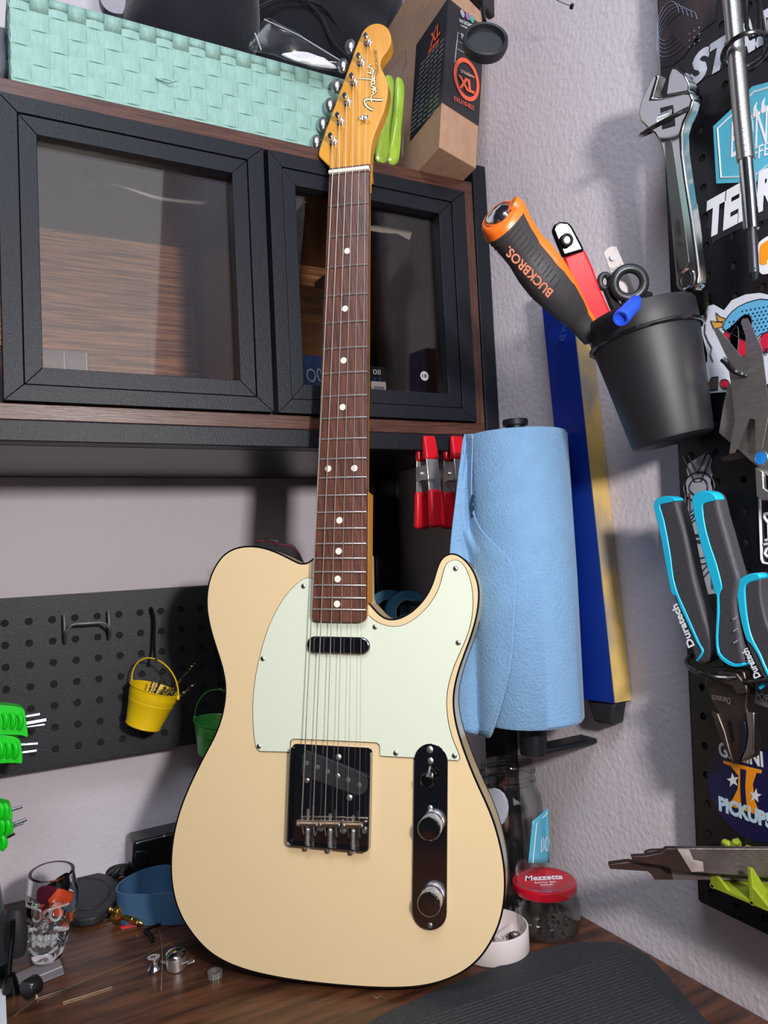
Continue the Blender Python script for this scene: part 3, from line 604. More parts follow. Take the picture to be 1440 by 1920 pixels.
# bridge
bl, br = GUV(547, 1402, .001)[0], GUV(698.5, 1404, .001)[0]; bl = (bl+GUV(543.5, 1583, .001)[0])/2; br = (br+GUV(695.5, 1590, .001)[0])/2
btp, bbt = GUV(620, 1398, .001)[1], GUV(620, 1588, .001)[1]; bw = (br-bl)/2; bc = (bl+br)/2
def rrect(x0, x1, y0, y1, r, n=5, top=True):
    P = []
    for cx, cy, a0 in ((x1-r, y1-r, 0), (x0+r, y1-r, 90), (x0+r, y0+r, 180), (x1-r, y0+r, 270)):
        if not top and a0 in (0, 90): P.append((x1, y1) if a0 == 0 else (x0, y1)); continue
        P += [(cx+r*math.cos(math.radians(a0+90*k/n)), cy+r*math.sin(math.radians(a0+90*k/n))) for k in range(n+1)]
    return P
br_ = B(GM).prism(rrect(bl, br, bbt, btp, .004), .0001, .0014).obj('bridge_plate', plated, g, bevel=.0003)
Pw = rrect(bl, br, bbt, btp-.003, .0045, 6, False); Pi = inset(Pw, .0013)
n = len(Pw); i0 = 1                                       # open at the top side: skip edge between the two upper corners
ordr = [(k+1) % n for k in range(n)]
B(GM).loops([[(*Pw[k], 0.0014), (*Pw[k], .0088), (*Pi[k], .0088), (*Pi[k], .0014)] for k in ordr], cap=True).obj('side_lip', plated, br_, bevel=.0004)
pk_ = [(540+a/8.471, 1390+b_/8.471) for a, b_ in [(215, 240), (240, 195), (290, 172), (350, 180), (1180, 520), (1245, 570), (1275, 640), (1275, 720), (1230, 800), (1170, 845), (1090, 855), (930, 800), (560, 665), (380, 600), (250, 560), (215, 500)]]
B(GM).prism([tuple(p)[:2] for p in cr([V(*GUV(a, b_, .005), 0) for a, b_ in pk_], 2)], .0014, .0050).obj('bridge_pickup', mat('pickup_black', (30, 30, 34), .6), br_, bevel=.0006)
for a, b_ in [(197, 255), (270, 283), (340, 312), (407, 342), (478, 370), (552, 403)]:
    u, v = GUV(520+a/3.6, 1360+b_/3.6, .005); B(GM @ Matrix.Translation(V(u, v, .005))).lathe([(.0024, -.001), (.0024, .0004), (.0021, .0006)], n=18).obj('pole_piece', mat('pole_dull', (84, 84, 88), .6, .3) if a != 407 else nickel, br_)
for a, b_ in [(412, 215), (198, 368), (487, 487)]: 
    u, v = GUV(520+a/3.6, 1360+b_/3.6, .002); B(GM @ Matrix.Translation(V(u, v, .0014))).lathe([(.0029, 0), (.0027, .001), (.0014, .0018), (.0001, .0018)], n=18).obj('screw', nickel, br_)
for a, b_ in [(292, 690), (443, 705), (592, 708)]:
    u, v = GUV(520+a/3.6, 1360+b_/3.6, .002); B(GM @ Matrix.Translation(V(u, v, .0014))).lathe([(.0036, 0), (.0030, .001), (.0012, .0018), (.0001, .0018)], n=18).obj('screw', nickel, br_)
for a, b_ in hx: u, v = GUV(a, b_, .0015); B(GM @ Matrix.Translation(V(u, v, .0014))).lathe([(.0016, 0), (.0016, .00012)], n=14).obj('string_hole', blackb, br_)
brass = mat('saddle_nickel', (176, 158, 142), .32, 1)
for (xa, xb, yy, sc) in ((137, 283, 660, 205), (287, 432, 662, 357), (446, 585, 668, 512)):
    A_, B_ = GUV(520+xa/3.6, 1360+yy/3.6, .0085), GUV(520+xb/3.6, 1360+(yy+3)/3.6, .0085)
    L2 = 40; R_ = [.0029 if k % 2 else .0034 for k in range(L2)]
    sd = B(GM).tube([(A_[0]+(B_[0]-A_[0])*k/(L2-1), A_[1]+(B_[1]-A_[1])*k/(L2-1), .0088) for k in range(L2)], R_, 10).obj('saddle', brass, br_)
    for q in (.07, .93):
        u, v = A_[0]+(B_[0]-A_[0])*q, A_[1]+(B_[1]-A_[1])*q
        B(GM @ Matrix.Translation(V(u, v, 0))).lathe([(.0015, .0014), (.0015, .0135), (.0008, .0138)], n=12).obj('height_screw', nickel, br_)
    us = GUV(520+sc/3.6, 1360+690/3.6, .0085)[0]; vt, vb = GUV(600, 1360+(570 if sc == 205 else 590)/3.6, .0085)[1], bbt+.0005
    B(GM).tube([(us, vt, .0092), (us, vb-.0015, .0070)], .0013, 10).obj('intonation_screw', nickel, br_)
    B(GM).lathe([(.0026, 0), (.0026, .0018), (.0015, .0026)], axis(V(us, vb-.0006, .0070), (0, -1, 0)), 14).obj('screw_head', nickel, br_)
    va = A_[1]-.0042; B(GM).tube([(us+.0021*math.cos(a*2*math.pi/8), va+(vb+.0012-va)*a/88, .0078+.0021*math.sin(a*2*math.pi/8)) for a in range(89)], .00042, 5).obj('spring', nickel, br_)
# control plate
cu = (GUV(775, 1600, .001)[0]+GUV(839, 1600, .001)[0])/2; cw = (GUV(839, 1600, .001)[0]-GUV(775, 1600, .001)[0])/2
ct_, cb_ = GUV(807, 1393.5, .001)[1], GUV(806, 1742, .001)[1]
cl_ = GUV(775, 1420, .001)[0], GUV(839.5, 1420, .001)[0], GUV(774, 1720, .001)[0], GUV(838.5, 1720, .001)[0]
cp = B(GM).prism(stad(cu, (ct_+cb_)/2, (ct_-cb_)/2, cw, 14, True), .0001, .0032).obj('control_plate', plated, g, bevel=.0003)
for px, py, r in ((806.5, 1405, .0033), (807.5, 1426, .003), (807, 1514.5, .0026), (806.5, 1734, .0026)):
    u, v = GUV(px, py, .002); B(GM @ Matrix.Translation(V(u, v, .0032))).lathe([(r, 0), (r*.9, .0009), (r*.4, .0014), (.0001, .0014)], n=18).obj('screw', nickel, cp)
u, v = GUV(807, 1455, .002); B(GM).box((u-.001, v-.014, .0032), (u+.001, v+.0150, .0034)).obj('switch_slot', blackb, cp)
B(GM).loops([[(u-.0008, v+.007, .0032), (u+.0008, v+.007, .0032), (u+.0008, v+.0095, .0032), (u-.0008, v+.0095, .0032)], [(u-.0008, v+.001, .017), (u+.0008, v+.001, .017), (u+.0008, v+.003, .017), (u-.0008, v+.003, .017)]]).obj('switch_lever', nickel, cp)
B(GM @ Matrix.Translation(V(u, v+.002, .013)) @ Matrix.Rotation(.35, 4, 'X')).lathe([(.0035, 0), (.0058, .0012), (.0062, .004), (.0062, .0085), (.0050, .0098), (.0002, .0100)], n=28).obj('switch_tip', black_gloss, cp)
knurl = mat('knurled_chrome', (235, 232, 232), .42, 1)
for px, py in ((810.3, 1545.5), (810, 1683.5)):
    u, v = GUV(px, py, .0035); T_ = GM @ Matrix.Translation(V(u, v, .0042)); nseg = 72
    B(T_).lathe([(.004, -.001), (.004, .001)], n=16).obj('pot_nut', nickel, cp)
    rings = [[((.0102 if k % 2 else .0098)*math.cos(2*math.pi*(k+j*.5*(j % 2))/nseg), (.0102 if k % 2 else .0098)*math.sin(2*math.pi*(k+j*.5*(j % 2))/nseg), z) for k in range(nseg)] for j, z in enumerate([.0004+.0018*i for i in range(9)])]
    kb = B(T_).loops(rings).obj('knob', knurl, cp, angle=15)
    B(T_).lathe([(.0100, .0148), (.0103, .0155), (.0100, .0166), (.0093, .0172), (.0050, .0174), (.0002, .0175)], n=48).obj('knob_cap', plated, cp)
# strap end behind the upper horn
o_ = GP(520, 1035, -.03)
leather = mat('black_leather', (34, 30, 31), .5, bump=.6, bscale=120)
t = thing('strap_lock_tab', 'black leather strap end with red stitching on the guitar upper horn', 'strap', GP(545, 1050, -.05))
sp = [(478, 1016), (483, 1010.5), (500, 1012), (520, 1017), (548, 1021), (553, 1026), (560, 1035), (567, 1050), (571, 1060), (560, 1062), (540, 1058), (520, 1045), (500, 1038), (485, 1030)]
B(GM @ Matrix.Translation(V(0, 0, -.0505))).prism([GUV(a, b_, -.0475) for a, b_ in sp], 0, .003).obj('strap_end', leather, t, bevel=.001)
redth = mat('red_thread', (128, 24, 40), .6)
B().tube([GP(a, b_, -.047) for a, b_ in [(481, 1014), (500, 1015), (520, 1020), (546, 1024), (554, 1030), (562, 1042)]], .0005, 5).obj('stitching', redth, t)
B().tube([GP(a, b_, -.045) for a, b_ in [(497, 1010), (510, 1012), (522, 1016)]], .0012, 6).obj('buckle', chrome, t)
# ------------------------------------------------------------------ perforated boards
holem = mat('board_back', (8, 8, 10), .8)
def perf(name, label, O, xd, yd, w, h, ox, oy, pitch, th, m, back_gap, r=.0032):
    """flat sheet with real round holes; O = lower corner on the front face, xd and yd in the face"""
    T_ = fr(O, xd, yd); t = thing(name, label, 'pegboard', O); b = B(T_); n = 12
    xs = []; x = ox
    while x+pitch*.5 < w-.0005: xs.append(x); x += pitch
    ys = []; y = oy
    while y+pitch*.5 < h-.0005: ys.append(y); y += pitch
    hp = pitch/2; x0, x1, y0, y1 = xs[0]-hp, xs[-1]+hp, ys[0]-hp, ys[-1]+hp
    for cx in xs:
        for cy in ys:
            ring = [(cx+r*math.cos(2*math.pi*(k+.5)/n), cy+r*math.sin(2*math.pi*(k+.5)/n)) for k in range(n)]
            sq = []
            for k in range(n):
                a = 2*math.pi*(k+.5)/n; c, s = math.cos(a), math.sin(a); q = hp/max(abs(c), abs(s)); sq.append((cx+c*q, cy+s*q))
            out = []; idx = []
            vs = [(*p, 0) for p in ring]+[(*p, 0) for p in sq]+[(*p, -th) for p in ring]+[(cx+sx*hp, cy+sy*hp, 0) for sx, sy in ((1, 1), (-1, 1), (-1, -1), (1, -1))]
            fs = []
            for k in range(n):
                j = (k+1) % n; fs.append((k, n+k, n+j, j)); fs.append((k, j, 2*n+j, 2*n+k))
            for ci, (k, j) in enumerate(((1, 2), (4, 5), (7, 8), (10, 11))): fs.append((n+k, 3*n+ci, n+j))
            b.add(vs, fs)
    for lo, hi in (((0, 0), (w, y0)), ((0, y1), (w, h)), ((0, y0), (x0, y1)), ((x1, y0), (w, y1))):
        if hi[0]-lo[0] > 1e-4 and hi[1]-lo[1] > 1e-4: b.add([(lo[0], lo[1], 0), (hi[0], lo[1], 0), (hi[0], hi[1], 0), (lo[0], hi[1], 0)], [(0, 1, 2, 3)])
    b.obj('perforated_sheet', m, t, smooth=False)
    B(T_).box((.001, .001, -th-.0011), (w-.001, h-.001, -th-.0001)).obj('backing', holem, t, smooth=False)
    e = .0012
    B(T_).box((-e, -e, -back_gap), (0, h+e, .0002)).obj('edge_flange', m, t); B(T_).box((w, -e, -back_gap), (w+e, h+e, .0002)).obj('edge_flange', m, t)
    B(T_).box((0, -e, -back_gap), (w, 0, .0002)).obj('edge_flange', m, t); B(T_).box((0, h, -back_gap), (w, h+e, .0002)).obj('edge_flange', m, t)
    return t, T_
pbm = mat('pegboard_black', (13, 13, 18), .3, spec=.5, bump=.1, bscale=300)
RX = .545
et, eb = XP(1235, 0, RX), XP(1312, 1685, RX); up_ = (et-eb).normalized(); xd_ = V(0, -1, 0); xd_ = (xd_-up_*xd_.dot(up_)).normalized()
rb_t, RT = perf('tool_pegboard', 'tall black perforated metal board on the right wall covered in stickers and tools', eb, xd_, up_, .40, .95, .0124, .0098, .02465, .0012, pbm, .016)
RN = V(-1, 0, 0); RN = xd_.cross(up_)
def RP(px, py, off=0):
    o = eb+RN*off; r = ray(px, py); return r*(o.dot(RN)/r.dot(RN))
def rp_poly(pts, off, th, m, parent, nm, bevel=0, smoothn=0, par=None, seg=2):
    """outline traced where it lies on a plane parallel to the right board, 'off' metres in front of it; th deep behind"""
    P = [RP(a, b, off) for a, b in pts]
    if smoothn: P = cr(P, smoothn)
    I = RT.inverted(); L = [(I @ p) for p in P]
    return B(RT).prism([(p.x, p.y) for p in L], off-th, off).obj(nm, m, parent, bevel=bevel, seg=seg)
pb2m = mat('pegboard_textured', (22, 23, 29), .42, bump=.45, bscale=900)
LT_, LTM = perf('shelf_pegboard', 'low black perforated board on the back wall left of the guitar', V(-.46, 1.000, -.2345), (1, 0, 0), (0, 0, 1), .83, .1985, .0131-.0004, .0190, .02535, .0012, pb2m, .02, r=.0044)
def BP(px, py, off=0): return YP(px, py, 1.000-off)
# ------------------------------------------------------------------ stickers on the right board
def sticker(nm, label, pts, col, sm=0, off=.0006, cat='sticker'):
    t = thing(nm, label, cat, RP(*pts[0], 0)); rp_poly(pts, off, .0005, col, t, 'sheet', smoothn=sm); return t
silver = mat('silver_vinyl', (196, 200, 212), .3, .0); 
photo = mat('dark_print', (64, 48, 50), .4, scale=30, col2=(20, 20, 26), detail=8)
t = sticker('photo_print', 'dark brownish photo print at the top left corner of the pegboard', [(1234, -40), (1262, -40), (1345, -40), (1342, 38), (1310, 62), (1283, 105), (1262, 122), (1240, 128)], photo)
for k in range(5):
    c = RP(1252+k*4, 40+6*k, .001); B().tube([c+xd_*.012*math.cos(a)*(1+.2*k)+up_*.016*math.sin(a) for a in [2*math.pi*j/16 for j in range(14)]], .0003, 4).obj('hair_strand', mat('pale_strand', (120, 124, 150), .5), t)
for k in range(9): c = RP(1292+(k % 3)*9, 66+(k//3)*12+(k % 3)*-6, .0011); B().box((0, 0, 0), (.0012, .0012, .0002), fr(c, xd_, up_)).obj('print_fleck', mat('fleck', (140, 140, 150), .5), t)
t = sticker('silver_script_sticker', 'silver sticker with bold slanted letters beside the wrench head', [(1279, 130), (1300, 108), (1362, 72), (1440, 28), (1520, -10), (1520, 40), (1440, 78), (1372, 120), (1330, 142), (1312, 152), (1300, 172), (1288, 170), (1280, 150)], mat('sticker_backing', (28, 28, 34), .35))  # dark sheet under the letters is the sticker's own colour
surf_text('STAR', lambda a, b: RP(a, b, .0006), (1292, 166), (1470, 62), .026, silver, t, RN, bold=.05, shear=.25, lift=.0003)
cy_ = mat('sky_sticker', (86, 176, 204), .4, var=.08, scale=30)
t = sticker('hexagon_sticker', 'light blue hexagonal sticker with white wave and lettering high on the board', [(1337, 237), (1376, 200), (1410, 162), (1440, 154), (1485, 150), (1530, 210), (1536, 320), (1485, 330), (1440, 318), (1418, 341), (1343, 344)], cy_)
fp = lambda a, b: RP(a, b, .0006)
ln = [(1345, 241), (1380, 208), (1413, 172), (1442, 164), (1482, 160)]; ln2 = [(1345, 241), (1352, 333), (1414, 330), (1440, 309), (1480, 318)]
for L in (ln, ln2): B().tube([RP(a, b, .0009) for a, b in L], .0007, 4).obj('border_line', white_ink, t)
surf_text('BONES', fp, (1371, 297), (1474, 254), .029, white_ink, t, RN, lift=.0003)
surf_text('EFFECTS', fp, (1400, 306), (1486, 274), .010, white_ink, t, RN, lift=.0003)
for k in range(3):
    q = [(1396+k*15, 228-k*7), (1398+k*15, 208-k*8), (1404+k*15, 199-k*8), (1402+k*15, 210-k*8), (1407+k*15, 219-k*8), (1412+k*15, 214-k*8), (1413+k*15, 221-k*8)]
    rp_poly(q, .0009, .0003, white_ink, t, 'wave_mark')
t = sticker('brush_letter_sticker', 'white jagged brush-lettered sticker in the middle of the board', [(1322, 425), (1332, 402), (1378, 380), (1440, 352), (1500, 330), (1500, 378), (1440, 410), (1380, 432), (1345, 450), (1335, 458), (1337, 430)], mat('sticker_dark', (34, 34, 42), .4))
surf_text('TERRA', fp, (1331, 446), (1500, 360), .031, white_ink, t, RN, bold=.06, shear=.3, lift=.0003)
t = sticker('orange_badge_sticker', 'white-edged orange rounded sticker at the right frame edge', [(1421, 500), (1421, 462), (1428, 450), (1450, 438), (1490, 428), (1490, 500), (1440, 513), (1427, 513)], white_ink, 2)
rp_poly([(1425, 495), (1425, 464), (1432, 455), (1452, 445), (1480, 440), (1480, 480), (1440, 486), (1438, 494)], .0009, .0003, mat('amber_ink', (246, 152, 20), .4), t, 'orange_field', smoothn=2)
# generic stand-in for the cartoon sticker
wst = mat('white_vinyl', (206, 210, 222), .4)
t = sticker('cartoon_shape_sticker', 'large white-edged sticker with blue dome, red band and gold point behind the steel gauge', [(1316, 738), (1321, 710), (1317, 690), (1326, 678), (1326, 662), (1316, 625), (1313, 610), (1315, 595), (1326, 574), (1338, 571), (1357, 582), (1372, 563), (1398, 552), (1425, 549), (1470, 560), (1520, 600), (1520, 720), (1440, 720), (1362, 735)], wst)
lb_ = mat('dome_blue', (94, 172, 214), .4); rd_ = mat('band_red', (196, 34, 62), .4); gd_ = mat('point_gold', (214, 158, 66), .4); kk = mat('outline_ink', (22, 26, 40), .5)
def inkd(p, c, nm, sm=2):
    o = rp_poly(p, .0011, .0003, c, t, nm, smoothn=sm); P = [RP(a, b, .0012) for a, b in p]; B().tube(cr(P, sm) if sm else P, .0004, 4, closed=True).obj('outline', kk, t); return o
inkd([(1356, 616), (1366, 592), (1386, 574), (1415, 563), (1440, 562), (1490, 580), (1500, 640), (1440, 622), (1418, 634), (1400, 640), (1376, 628)], lb_, 'blue_dome')
for i in range(13):
    for j in range(7):
        px, py = 1368+i*8+(j % 2)*4, 612-i*1.5+j*7-(24 if i > 2 else 8)
        if 566+max(0, (1410-px))*.55 < py < 628: c = RP(px, py, .0013); B().box((-.0006, -.0006, 0), (.0006, .0006, .0001), fr(c, xd_, up_)).obj('dot', kk, t)
inkd([(1357, 626), (1372, 612), (1390, 594), (1402, 590), (1410, 600), (1409, 628), (1412, 655), (1396, 668), (1380, 665), (1366, 650)], rd_, 'red_band')
inkd([(1367, 635), (1376, 617), (1383, 612), (1385, 636), (1382, 660), (1374, 652)], kk, 'dark_slot', 2)
inkd([(1425, 632), (1450, 618), (1480, 625), (1480, 650), (1440, 660), (1428, 656)], rd_, 'red_band')
inkd([(1333, 601), (1344, 604), (1355, 603), (1355, 612), (1345, 616), (1339, 616)], gd_, 'gold_point', 0)
inkd([(1343, 586), (1350, 594), (1360, 597), (1354, 605), (1346, 602)], gd_, 'gold_point', 0)
inkd([(1332, 712), (1334, 708), (1347, 706), (1346, 730), (1331, 731), (1329, 722), (1323, 724), (1322, 718), (1330, 718)], mat('brown_ink', (96, 78, 72), .5), 'brown_mark', 0)
inkd([(1350, 716), (1358, 711), (1367, 716), (1365, 727), (1354, 727)], rd_, 'red_mark', 2)
B().tube([RP(a, b, .0012) for a, b in [(1323, 607), (1322, 625), (1328, 640), (1335, 652), (1332, 665), (1337, 678)]], .0005, 4).obj('smoke_line', kk, t)
surf_text('ATT', fp, (1429, 668), (1448, 664), .005, kk, t, RN, lift=.001)
t = sticker('vertical_letter_sticker', 'silver outlined sticker with letters running down the board edge', [(1287, 880), (1292, 868), (1322, 850), (1331, 853), (1334, 862), (1331, 874), (1335, 890), (1331, 905), (1336, 922), (1336, 1050), (1340, 1113), (1312, 1117), (1296, 1090), (1290, 1040), (1288, 980), (1290, 940), (1286, 905), (1290, 893)], mat('silver_gloss', (158, 162, 172), .25), 1)
for ch, (cx, cy, s_) in zip('VONGON', [(1309, 879, 23), (1311, 913, 20), (1312, 950, 20), (1312, 990, 20), (1313, 1030, 21), (1319, 1078, 22)]):
    c = RP(cx, cy, .0006); hh = .0115 if ch in 'OG' else .0125
    T_ = fr(c+up_*(-.0)+RN*.0002, -up_, xd_)
    if ch in 'OG':
        for rr_ in (.0125, .0075): B(T_).tube([(rr_*math.cos(a)*(1), rr_*math.sin(a)*1.25, .0003) for a in [2*math.pi*k/24 for k in range(24)]], .0006, 4, closed=True).obj('letter_%s' % ch.lower(), kk, t)
    else:
        P = {'V': [(-.012, .015), (.011, .003), (.011, -.003), (-.012, -.015), (-.012, -.009), (.004, 0), (-.012, .009)], 'N': [(.011, -.014), (-.012, -.014), (-.012, -.009), (.005, .009), (-.012, .009), (-.012, .014), (.011, .014), (.011, .009), (-.006, -.009), (.011, -.009)]}[ch]
        B(T_).tube([(a, -b if ch == 'N' else b, .0003) for a, b in P], .0006, 4, closed=True).obj('letter_%s' % ch.lower(), kk, t)
cxy = (1415, 1470)
c = RP(*cxy, 0); rv = (RP(1415, 1399, 0)-c).dot(up_)
t = thing('round_sticker_blue', 'round navy sticker reading GEMINI II PICKUPS low on the board', 'sticker', c)
c = c-xd_*((c-RP(1321, 1450, 0)).dot(-xd_)-rv)*(0) 
rr_ = (RP(1321, 1462, 0)-RP(1415, 1480, 0)).length; hc = RP(1321, 1455, 0)+xd_*.0385; hc = V(hc.x, hc.y, 0)+V(0, 0, ((RP(1395, 1393, 0).z+RP(1412, 1567, 0).z)/2))
B().lathe([(.0385, 0), (.0385, .0006)], fr(RP(1395, 1480, 0)+xd_*.004, xd_, up_), 56).obj('disc', mat('navy_vinyl', (16, 18, 66), .25), t)
surf_text('GEMINI', fp, (1349, 1418), (1432, 1439), .0125, white_ink, t, RN, bold=.03, lift=.0004)
surf_text('PICKUPS', fp, (1349, 1520), (1450, 1556), .0125, mat('pale_blue_ink', (186, 214, 230), .4), t, RN, bold=.05, lift=.0004)
am = MATS['amber_ink']
rp_poly([(1356, 1426), (1428, 1444), (1427, 1450), (1418, 1449), (1411, 1470), (1414, 1500), (1423, 1524), (1432, 1526), (1432, 1532), (1360, 1508), (1361, 1502), (1371, 1504), (1383, 1480), (1385, 1455), (1370, 1436), (1356, 1431)], .0009, .0003, am, t, 'numeral')
rp_poly([(1388, 1441), (1399, 1444), (1397, 1475), (1400, 1514), (1390, 1511), (1388, 1480)], .0011, .0002, MATS['navy_vinyl'], t, 'numeral_gap')
def star(cx, cy, r, d0=0):
    P = []
    for k in range(10):
        a = math.radians(90+36*k+d0); q = r if k % 2 == 0 else r*.42; P.append((cx+q*math.cos(a), cy-q*math.sin(a)*1.15))
    rp_poly(P, .0013, .0002, white_ink, t, 'star')
star(1374, 1463, 12, 8); star(1416, 1492, 12, -8)
t = thing('framed_sticker', 'black sticker with white rounded outline and script at the right frame edge', 'sticker', RP(1430, 990, 0))
B().tube([RP(a, b, .0009) for a, b in [(1424, 930), (1424, 935), (1428, 1048), (1431, 1055), (1440, 1057), (1490, 1060)]], .0011, 5).obj('white_outline', white_ink, t)
for L in ([(1446, 984), (1440, 980), (1433, 970), (1434, 964), (1442, 963)], [(1441, 982), (1442, 1011)], [(1435, 1013), (1450, 1009)], [(1433, 1021), (1450, 1018)], [(1446, 1024), (1437, 1030), (1434, 1038), (1439, 1044), (1448, 1045)]): B().tube([RP(a, b, .0009) for a, b in L], .0013, 5).obj('script_stroke', white_ink, t)
t = thing('port_plate_sticker', 'dark grey bordered plate reading PORT right of the pliers jaws', 'sticker', RP(1405, 1300, 0))
rp_poly([(1402, 1314), (1408, 1235), (1440, 1165), (1500, 1160), (1500, 1350), (1440, 1327)], .0008, .0006, mat('grey_plate', (92, 92, 98), .4), t, 'frame')
rp_poly([(1408, 1305), (1411, 1235), (1440, 1172), (1500, 1168), (1500, 1338), (1440, 1315)], .0011, .0004, mat('plate_dark', (14, 14, 17), .25), t, 'field')
surf_text('PORTLAND', lambda a, b: RP(a, b, .0011), (1419, 1310), (1490, 1328), .0055, mat('grey_ink', (128, 128, 132), .5), t, RN)
# ------------------------------------------------------------------ hooks with tools on the right board
def ringhook(label, c, r, board_at, rise=.012, w=.0016, cat='hook', nm='ring_hook', tilt=V(0, 0, 1), sy=1, grp=None):
    t = thing(nm, label, cat, board_at); n_ = Vector(tilt).normalized(); T_ = axis(c, n_)
    b = B(); b.tube([T_ @ V(r*math.cos(a), r*sy*math.sin(a), 0) for a in [2*math.pi*k/28 for k in range(28)]], w, 8, closed=True).obj('ring', wire_black, t)
    far = min([T_ @ V(r*math.cos(a), r*sy*math.sin(a), 0) for a in [2*math.pi*k/28 for k in range(28)]], key=lambda p: (p-board_at).length)
    B().tube([far, far*.4+board_at*.6-V(0, 0, rise*.3), board_at+RN*.004, board_at+V(0, 0, rise)+RN*.003, board_at+V(0, 0, rise)], w, 8).obj('peg_arm', wire_black, t)
    return t
# adjustable wrench
wr = [(1235, 139), (1226, 139.5), (1213, 161), (1200, 190), (1195.5, 212), (1200, 228), (1213, 242), (1226, 252), (1235, 266), (1241, 285), (1247, 319), (1256, 412), (1262, 480), (1266, 522), (1266, 536), (1274, 545), (1298, 544), (1308, 534), (1310, 515), (1307, 487), (1297.5, 412), (1286, 337), (1279, 285), (1277, 250), (1283, 228), (1293, 208), (1300, 185), (1294, 172), (1284, 172), (1262, 178), (1240, 183), (1221, 184)]
chm = mat('wrench_chrome', (205, 207, 206), .16, 1)
t = thing('adjustable_wrench', 'chrome adjustable wrench hanging on a ring hook at the board edge', 'wrench', RP(1270, 540, .035))
rp_poly(wr, .036, .011, chm, t, 'wrench_body', bevel=.0022, seg=3)
rp_poly([(1291, 172), (1292, 157), (1283, 139), (1269, 127.5), (1260, 127.5), (1254, 142.5), (1250.6, 165), (1249, 178), (1262, 177), (1288, 172)], .0365, .010, chm, t, 'movable_jaw', bevel=.002, seg=3)
rp_poly([(1237, 202), (1262, 196), (1266, 236), (1241, 243)], .0364, .003, mat('worm_dark', (60, 60, 62), .3, .8), t, 'worm_window', bevel=.0005)
p0_, p1_ = RP(1241, 226, .0335), RP(1264, 217, .0335); P = [p0_+(p1_-p0_)*k/15 for k in range(16)]
B().tube(P, [.0045 if k % 2 else .0058 for k in range(16)], 14).obj('worm_screw', chm, t)
rp_poly([(1246, 268), (1258, 262), (1262, 275), (1270, 330), (1283, 420), (1292, 490), (1285, 505), (1274, 505), (1268, 480), (1258, 400), (1249, 320)], .0364, .001, mat('wrench_panel', (130, 130, 128), .38, 1), t, 'recessed_panel', bevel=.0003)
c = RP(1288, 525, .036); B().tube([c+xd_*.0065*math.cos(a)+up_*.0075*math.sin(a) for a in [2*math.pi*k/24 for k in range(24)]], .0018, 8, closed=True).obj('hanging_eye', chm, t)
B().lathe([(.0055, 0), (.0055, .0007)], axis(c, RN), 20).obj('eye_hole', holem, t)
surf_text('12" - 300mm', lambda a, b: RP(a, b, .0366), (1279, 460), (1272, 410), .0035, dark_steel, t, RN, name='stamping')
ringhook('black wire ring hook carrying the chrome wrench', RP(1254, 226, .031), .0235, RP(1303, 188, 0), .01, .0019, tilt=CM @ V(-.42, .86, .22))
# long chrome telescopic rod
t = thing('telescopic_rod', 'long tapering chrome rod hanging in a ring hook at the top right', 'rod', RP(1416, 470, .04))
def rodp(px, py): return RP(px, py, .045)
B().tube([rodp(1366, -60), rodp(1372, 0), rodp(1391, 220), rodp(1399, 300)], .0062, 20).obj('upper_tube', steel, t)
B().tube([rodp(1398.5, 296), rodp(1404, 360), rodp(1409, 430)], .0052, 20).obj('lower_tube', chrome, t)
B().tube([rodp(1409, 428), rodp(1414, 512)], .0035, 12).obj('blade_shaft', mat('shaft_grey', (96, 96, 104), .3, .9), t)
B().tube([rodp(1414, 505), rodp(1415, 524)], [.0035, .0022], 8).obj('blade_tip', black_metal, t)
ringhook('black double wire hook holding the chrome rod', RP(1398, 96, .040), .0155, RP(1442, 85, 0), .02, .0018, tilt=V(.2, .2, 1))
t = thing('loop_hook', 'black rectangular wire loop hook at the top right corner', 'hook', RP(1420, 30, 0))
B().tube([RP(1402, -20, .03), RP(1400, 50, .03), RP(1408, 72, .03), RP(1425, 66, .03), RP(1424, 5, .03), RP(1412, -15, .03)], .0016, 8, closed=True).obj('loop', wire_black, t)
B().tube([RP(1424, 5, .03), RP(1436, 80, .02), RP(1440, 100, 0)], .0016, 8).obj('arm', wire_black, t)
# ------------------------------------------------------------------ black cup and its tools
cupm = mat('cup_black', (27, 26, 31), .52, var=.15, scale=30)
ct0 = V(.4925, .4460, 0); r0 = ray(1199, 590); ct0 = r0*(.4925/r0.x); bcx = ray(1262, 828); cb0 = bcx*(.5065/bcx.x)
ax = (ct0-cb0).normalized(); H = (ct0-cb0).length; T_ = axis(cb0, ax)
t = thing('tool_cup', 'black tapered plastic cup full of tools on a ring hook at the board edge', 'cup', cb0)
R0, R1 = .0445, .0325
B(T_).lathe([(.0001, .0005), (R1-.003, 0), (R1-.0006, .0015), (R1+.0002, .005), (R0-.0006, H-.014), (R0, H-.002), (R0-.0008, H), (R0-.002, H-.001), (R0-.0028, H-.014), (R1-.002, .006), (R1-.005, .0035), (.0001, .003)], n=64).obj('cup_wall', cupm, t)
def scr(px, py, dx, dy):
    r = ray(px, py); r2 = ray(px+dx, py+dy); return r, r2
hk = ringhook('black wire ring hook carrying the tool cup', T_ @ V(0, 0, H-.021), R0+.0006, RP(1330, 575, 0), .012, .0018, tilt=ax)
# tools inside the cup; every one starts inside the cup and leans on its rim
def inside(px, py, k): return ct0*(1)+ (cb0-ct0)*k
def at_(px, py, d): return DP(px, py, d)
dcup = ct0.dot(CM @ V(0, 0, -1))
